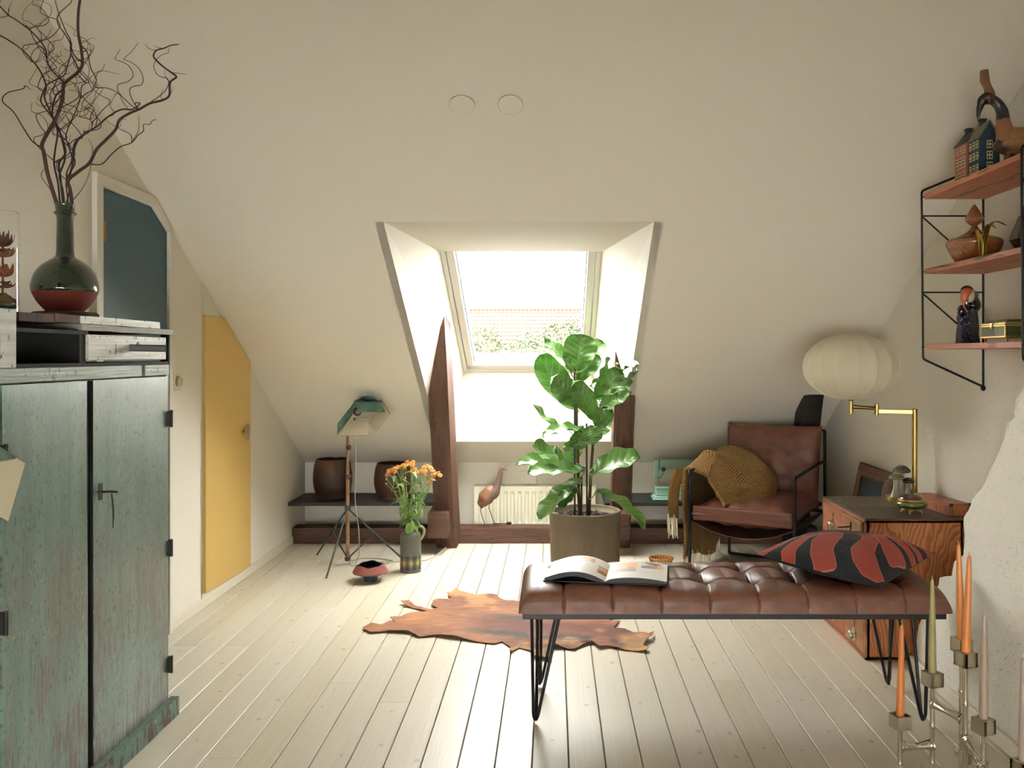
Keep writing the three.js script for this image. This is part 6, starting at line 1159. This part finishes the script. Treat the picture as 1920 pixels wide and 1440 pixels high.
// ---------- modular candle holder and candles ----------
{
  const t = thing('candelabra', 'modular chrome candelabra with square cups standing by the chimney', 'candelabra', [0, 0, 0]);
  const post = (x, z, y0, y1) => part('post', sweep([[x, y0, z], [x, y0 + 0.012, z], [x, (y0 + y1) / 2, z], [x, y1 - 0.012, z], [x, y1, z]], [0.0098, 0.0082, 0.0074, 0.0082, 0.0098], { n: 24, rs: 18 }), M.chrome, t);
  const arm = (a, b) => part('arm', sweep([a, [mix(a[0], b[0], 0.12), mix(a[1], b[1], 0.12) + 0.0, mix(a[2], b[2], 0.12)], [mix(a[0], b[0], 0.5), mix(a[1], b[1], 0.5) - 0.003, mix(a[2], b[2], 0.5)], [mix(a[0], b[0], 0.88), mix(a[1], b[1], 0.88), mix(a[2], b[2], 0.88)], b], [0.021, 0.0145, 0.0098, 0.0145, 0.021], { n: 28, rs: 18, smooth: true, up: [0, 1, 0], flat: 1 }).scale(1, 1, 1), M.chrome, t);
  const cupG = (() => { const s = 0.024, g = [box(-s, s, 0, 0.004, -s, s, 0.001)]; for (const [a, b, c, d] of [[-s, -s + 0.011, -s, s], [s - 0.011, s, -s, s], [-s, s, -s, -s + 0.011], [-s, s, s - 0.011, s]]) g.push(box(a, b, 0, 0.043, c, d, 0.0015)); return merge(g); })();
  const cup = (x, y, z, r) => { const c = part('square_cup', cupG, M.steel, t); c.position.set(x, y, z); c.rotation.y = r; return c; };
  const A = [1.083, -2.752], B = [1.187, -2.758], Cc = [1.243, -2.655], D = [1.262, -2.585], E = [1.252, -2.70], G = [1.297, -2.43];
  post(...A, 0, 0.112); post(...B, 0, 0.118); post(...B, 0.118, 0.243); post(...Cc, 0, 0.11); post(...Cc, 0.11, 0.225); post(...Cc, 0.225, 0.342); post(...E, 0, 0.12); post(...E, 0.12, 0.245); post(...E, 0.245, 0.368); post(...D, 0, 0.17); post(...G, 0, 0.118);
  arm([A[0], 0.055, A[1]], [B[0], 0.058, B[1]]); arm([B[0], 0.19, B[1]], [E[0], 0.165, E[1]]); arm([Cc[0], 0.12, Cc[1]], [D[0], 0.075, D[1]]); arm([E[0], 0.06, E[1]], [Cc[0], 0.06, Cc[1]]); arm([D[0], 0.06, D[1]], [G[0], 0.06, G[1]]);
  cup(A[0], 0.112, A[1], 0.25); cup(B[0], 0.243, B[1], 0.3); cup(Cc[0], 0.342, Cc[1], 0.35); cup(E[0], 0.368, E[1], 0.2); cup(D[0], 0.17, D[1], 0.4); cup(G[0], 0.118, G[1], 0.4);
  const candle = (label, x, y, z, h, lean, color, r = 0.0125, group = 'taper candles in the chrome candelabra') => {
    const k = thing('candle', label, 'candle', [x, y, z], 0, group); k.rotation.set(lean[1], 0, lean[0]);
    part('wax', lathe(smoothProfile([[0, 0], [r * 0.98, 0], [r, 0.01], [r * 0.92, h * 0.35], [r * 0.68, h * 0.75], [r * 0.48, h * 0.95], [r * 0.3, h * 0.99], [0.0008, h]], 40), 24), phys({ color, roughness: 0.42, clearcoat: 0.2, clearcoatRoughness: 0.3 }), k);
    part('wick', sweep([[0, h - 0.004, 0], [0.0005, h + 0.005, 0], [-0.003, h + 0.011, 0]], [0.0011, 0.0008], { n: 8, rs: 6 }), std({ color: 0xd8c9a0, roughness: 0.9 }), k);
  };
  const o = 0.005;
  candle('orange taper candle in the lowest cup by the bench leg', A[0], 0.112 + o, A[1], 0.318, [-0.02, 0], 0xbf7138);
  candle('olive green taper candle before the bench end', B[0], 0.243 + o, B[1], 0.328, [0, 0], 0x948c5c);
  candle('orange taper candle in the tallest chrome cup, nearer of the orange pair', Cc[0], 0.342 + o, Cc[1], 0.328, [-0.035, 0], 0xc1763c, 0.0132);
  candle('orange taper candle crossing behind another orange one, leaning towards the bench', E[0], 0.368 + o, E[1], 0.325, [0.03, 0], 0xbf783b, 0.0128);
  candle('mauve grey taper candle next to the orange pair', D[0], 0.17 + o, D[1], 0.342, [-0.012, 0], 0x9a8778, 0.0128);
  candle('mauve grey taper candle standing apart at the chimney', G[0], 0.118 + o, G[1], 0.32, [0, 0], 0x9a8a7c, 0.0128);
}

renderer.render(scene, camera);
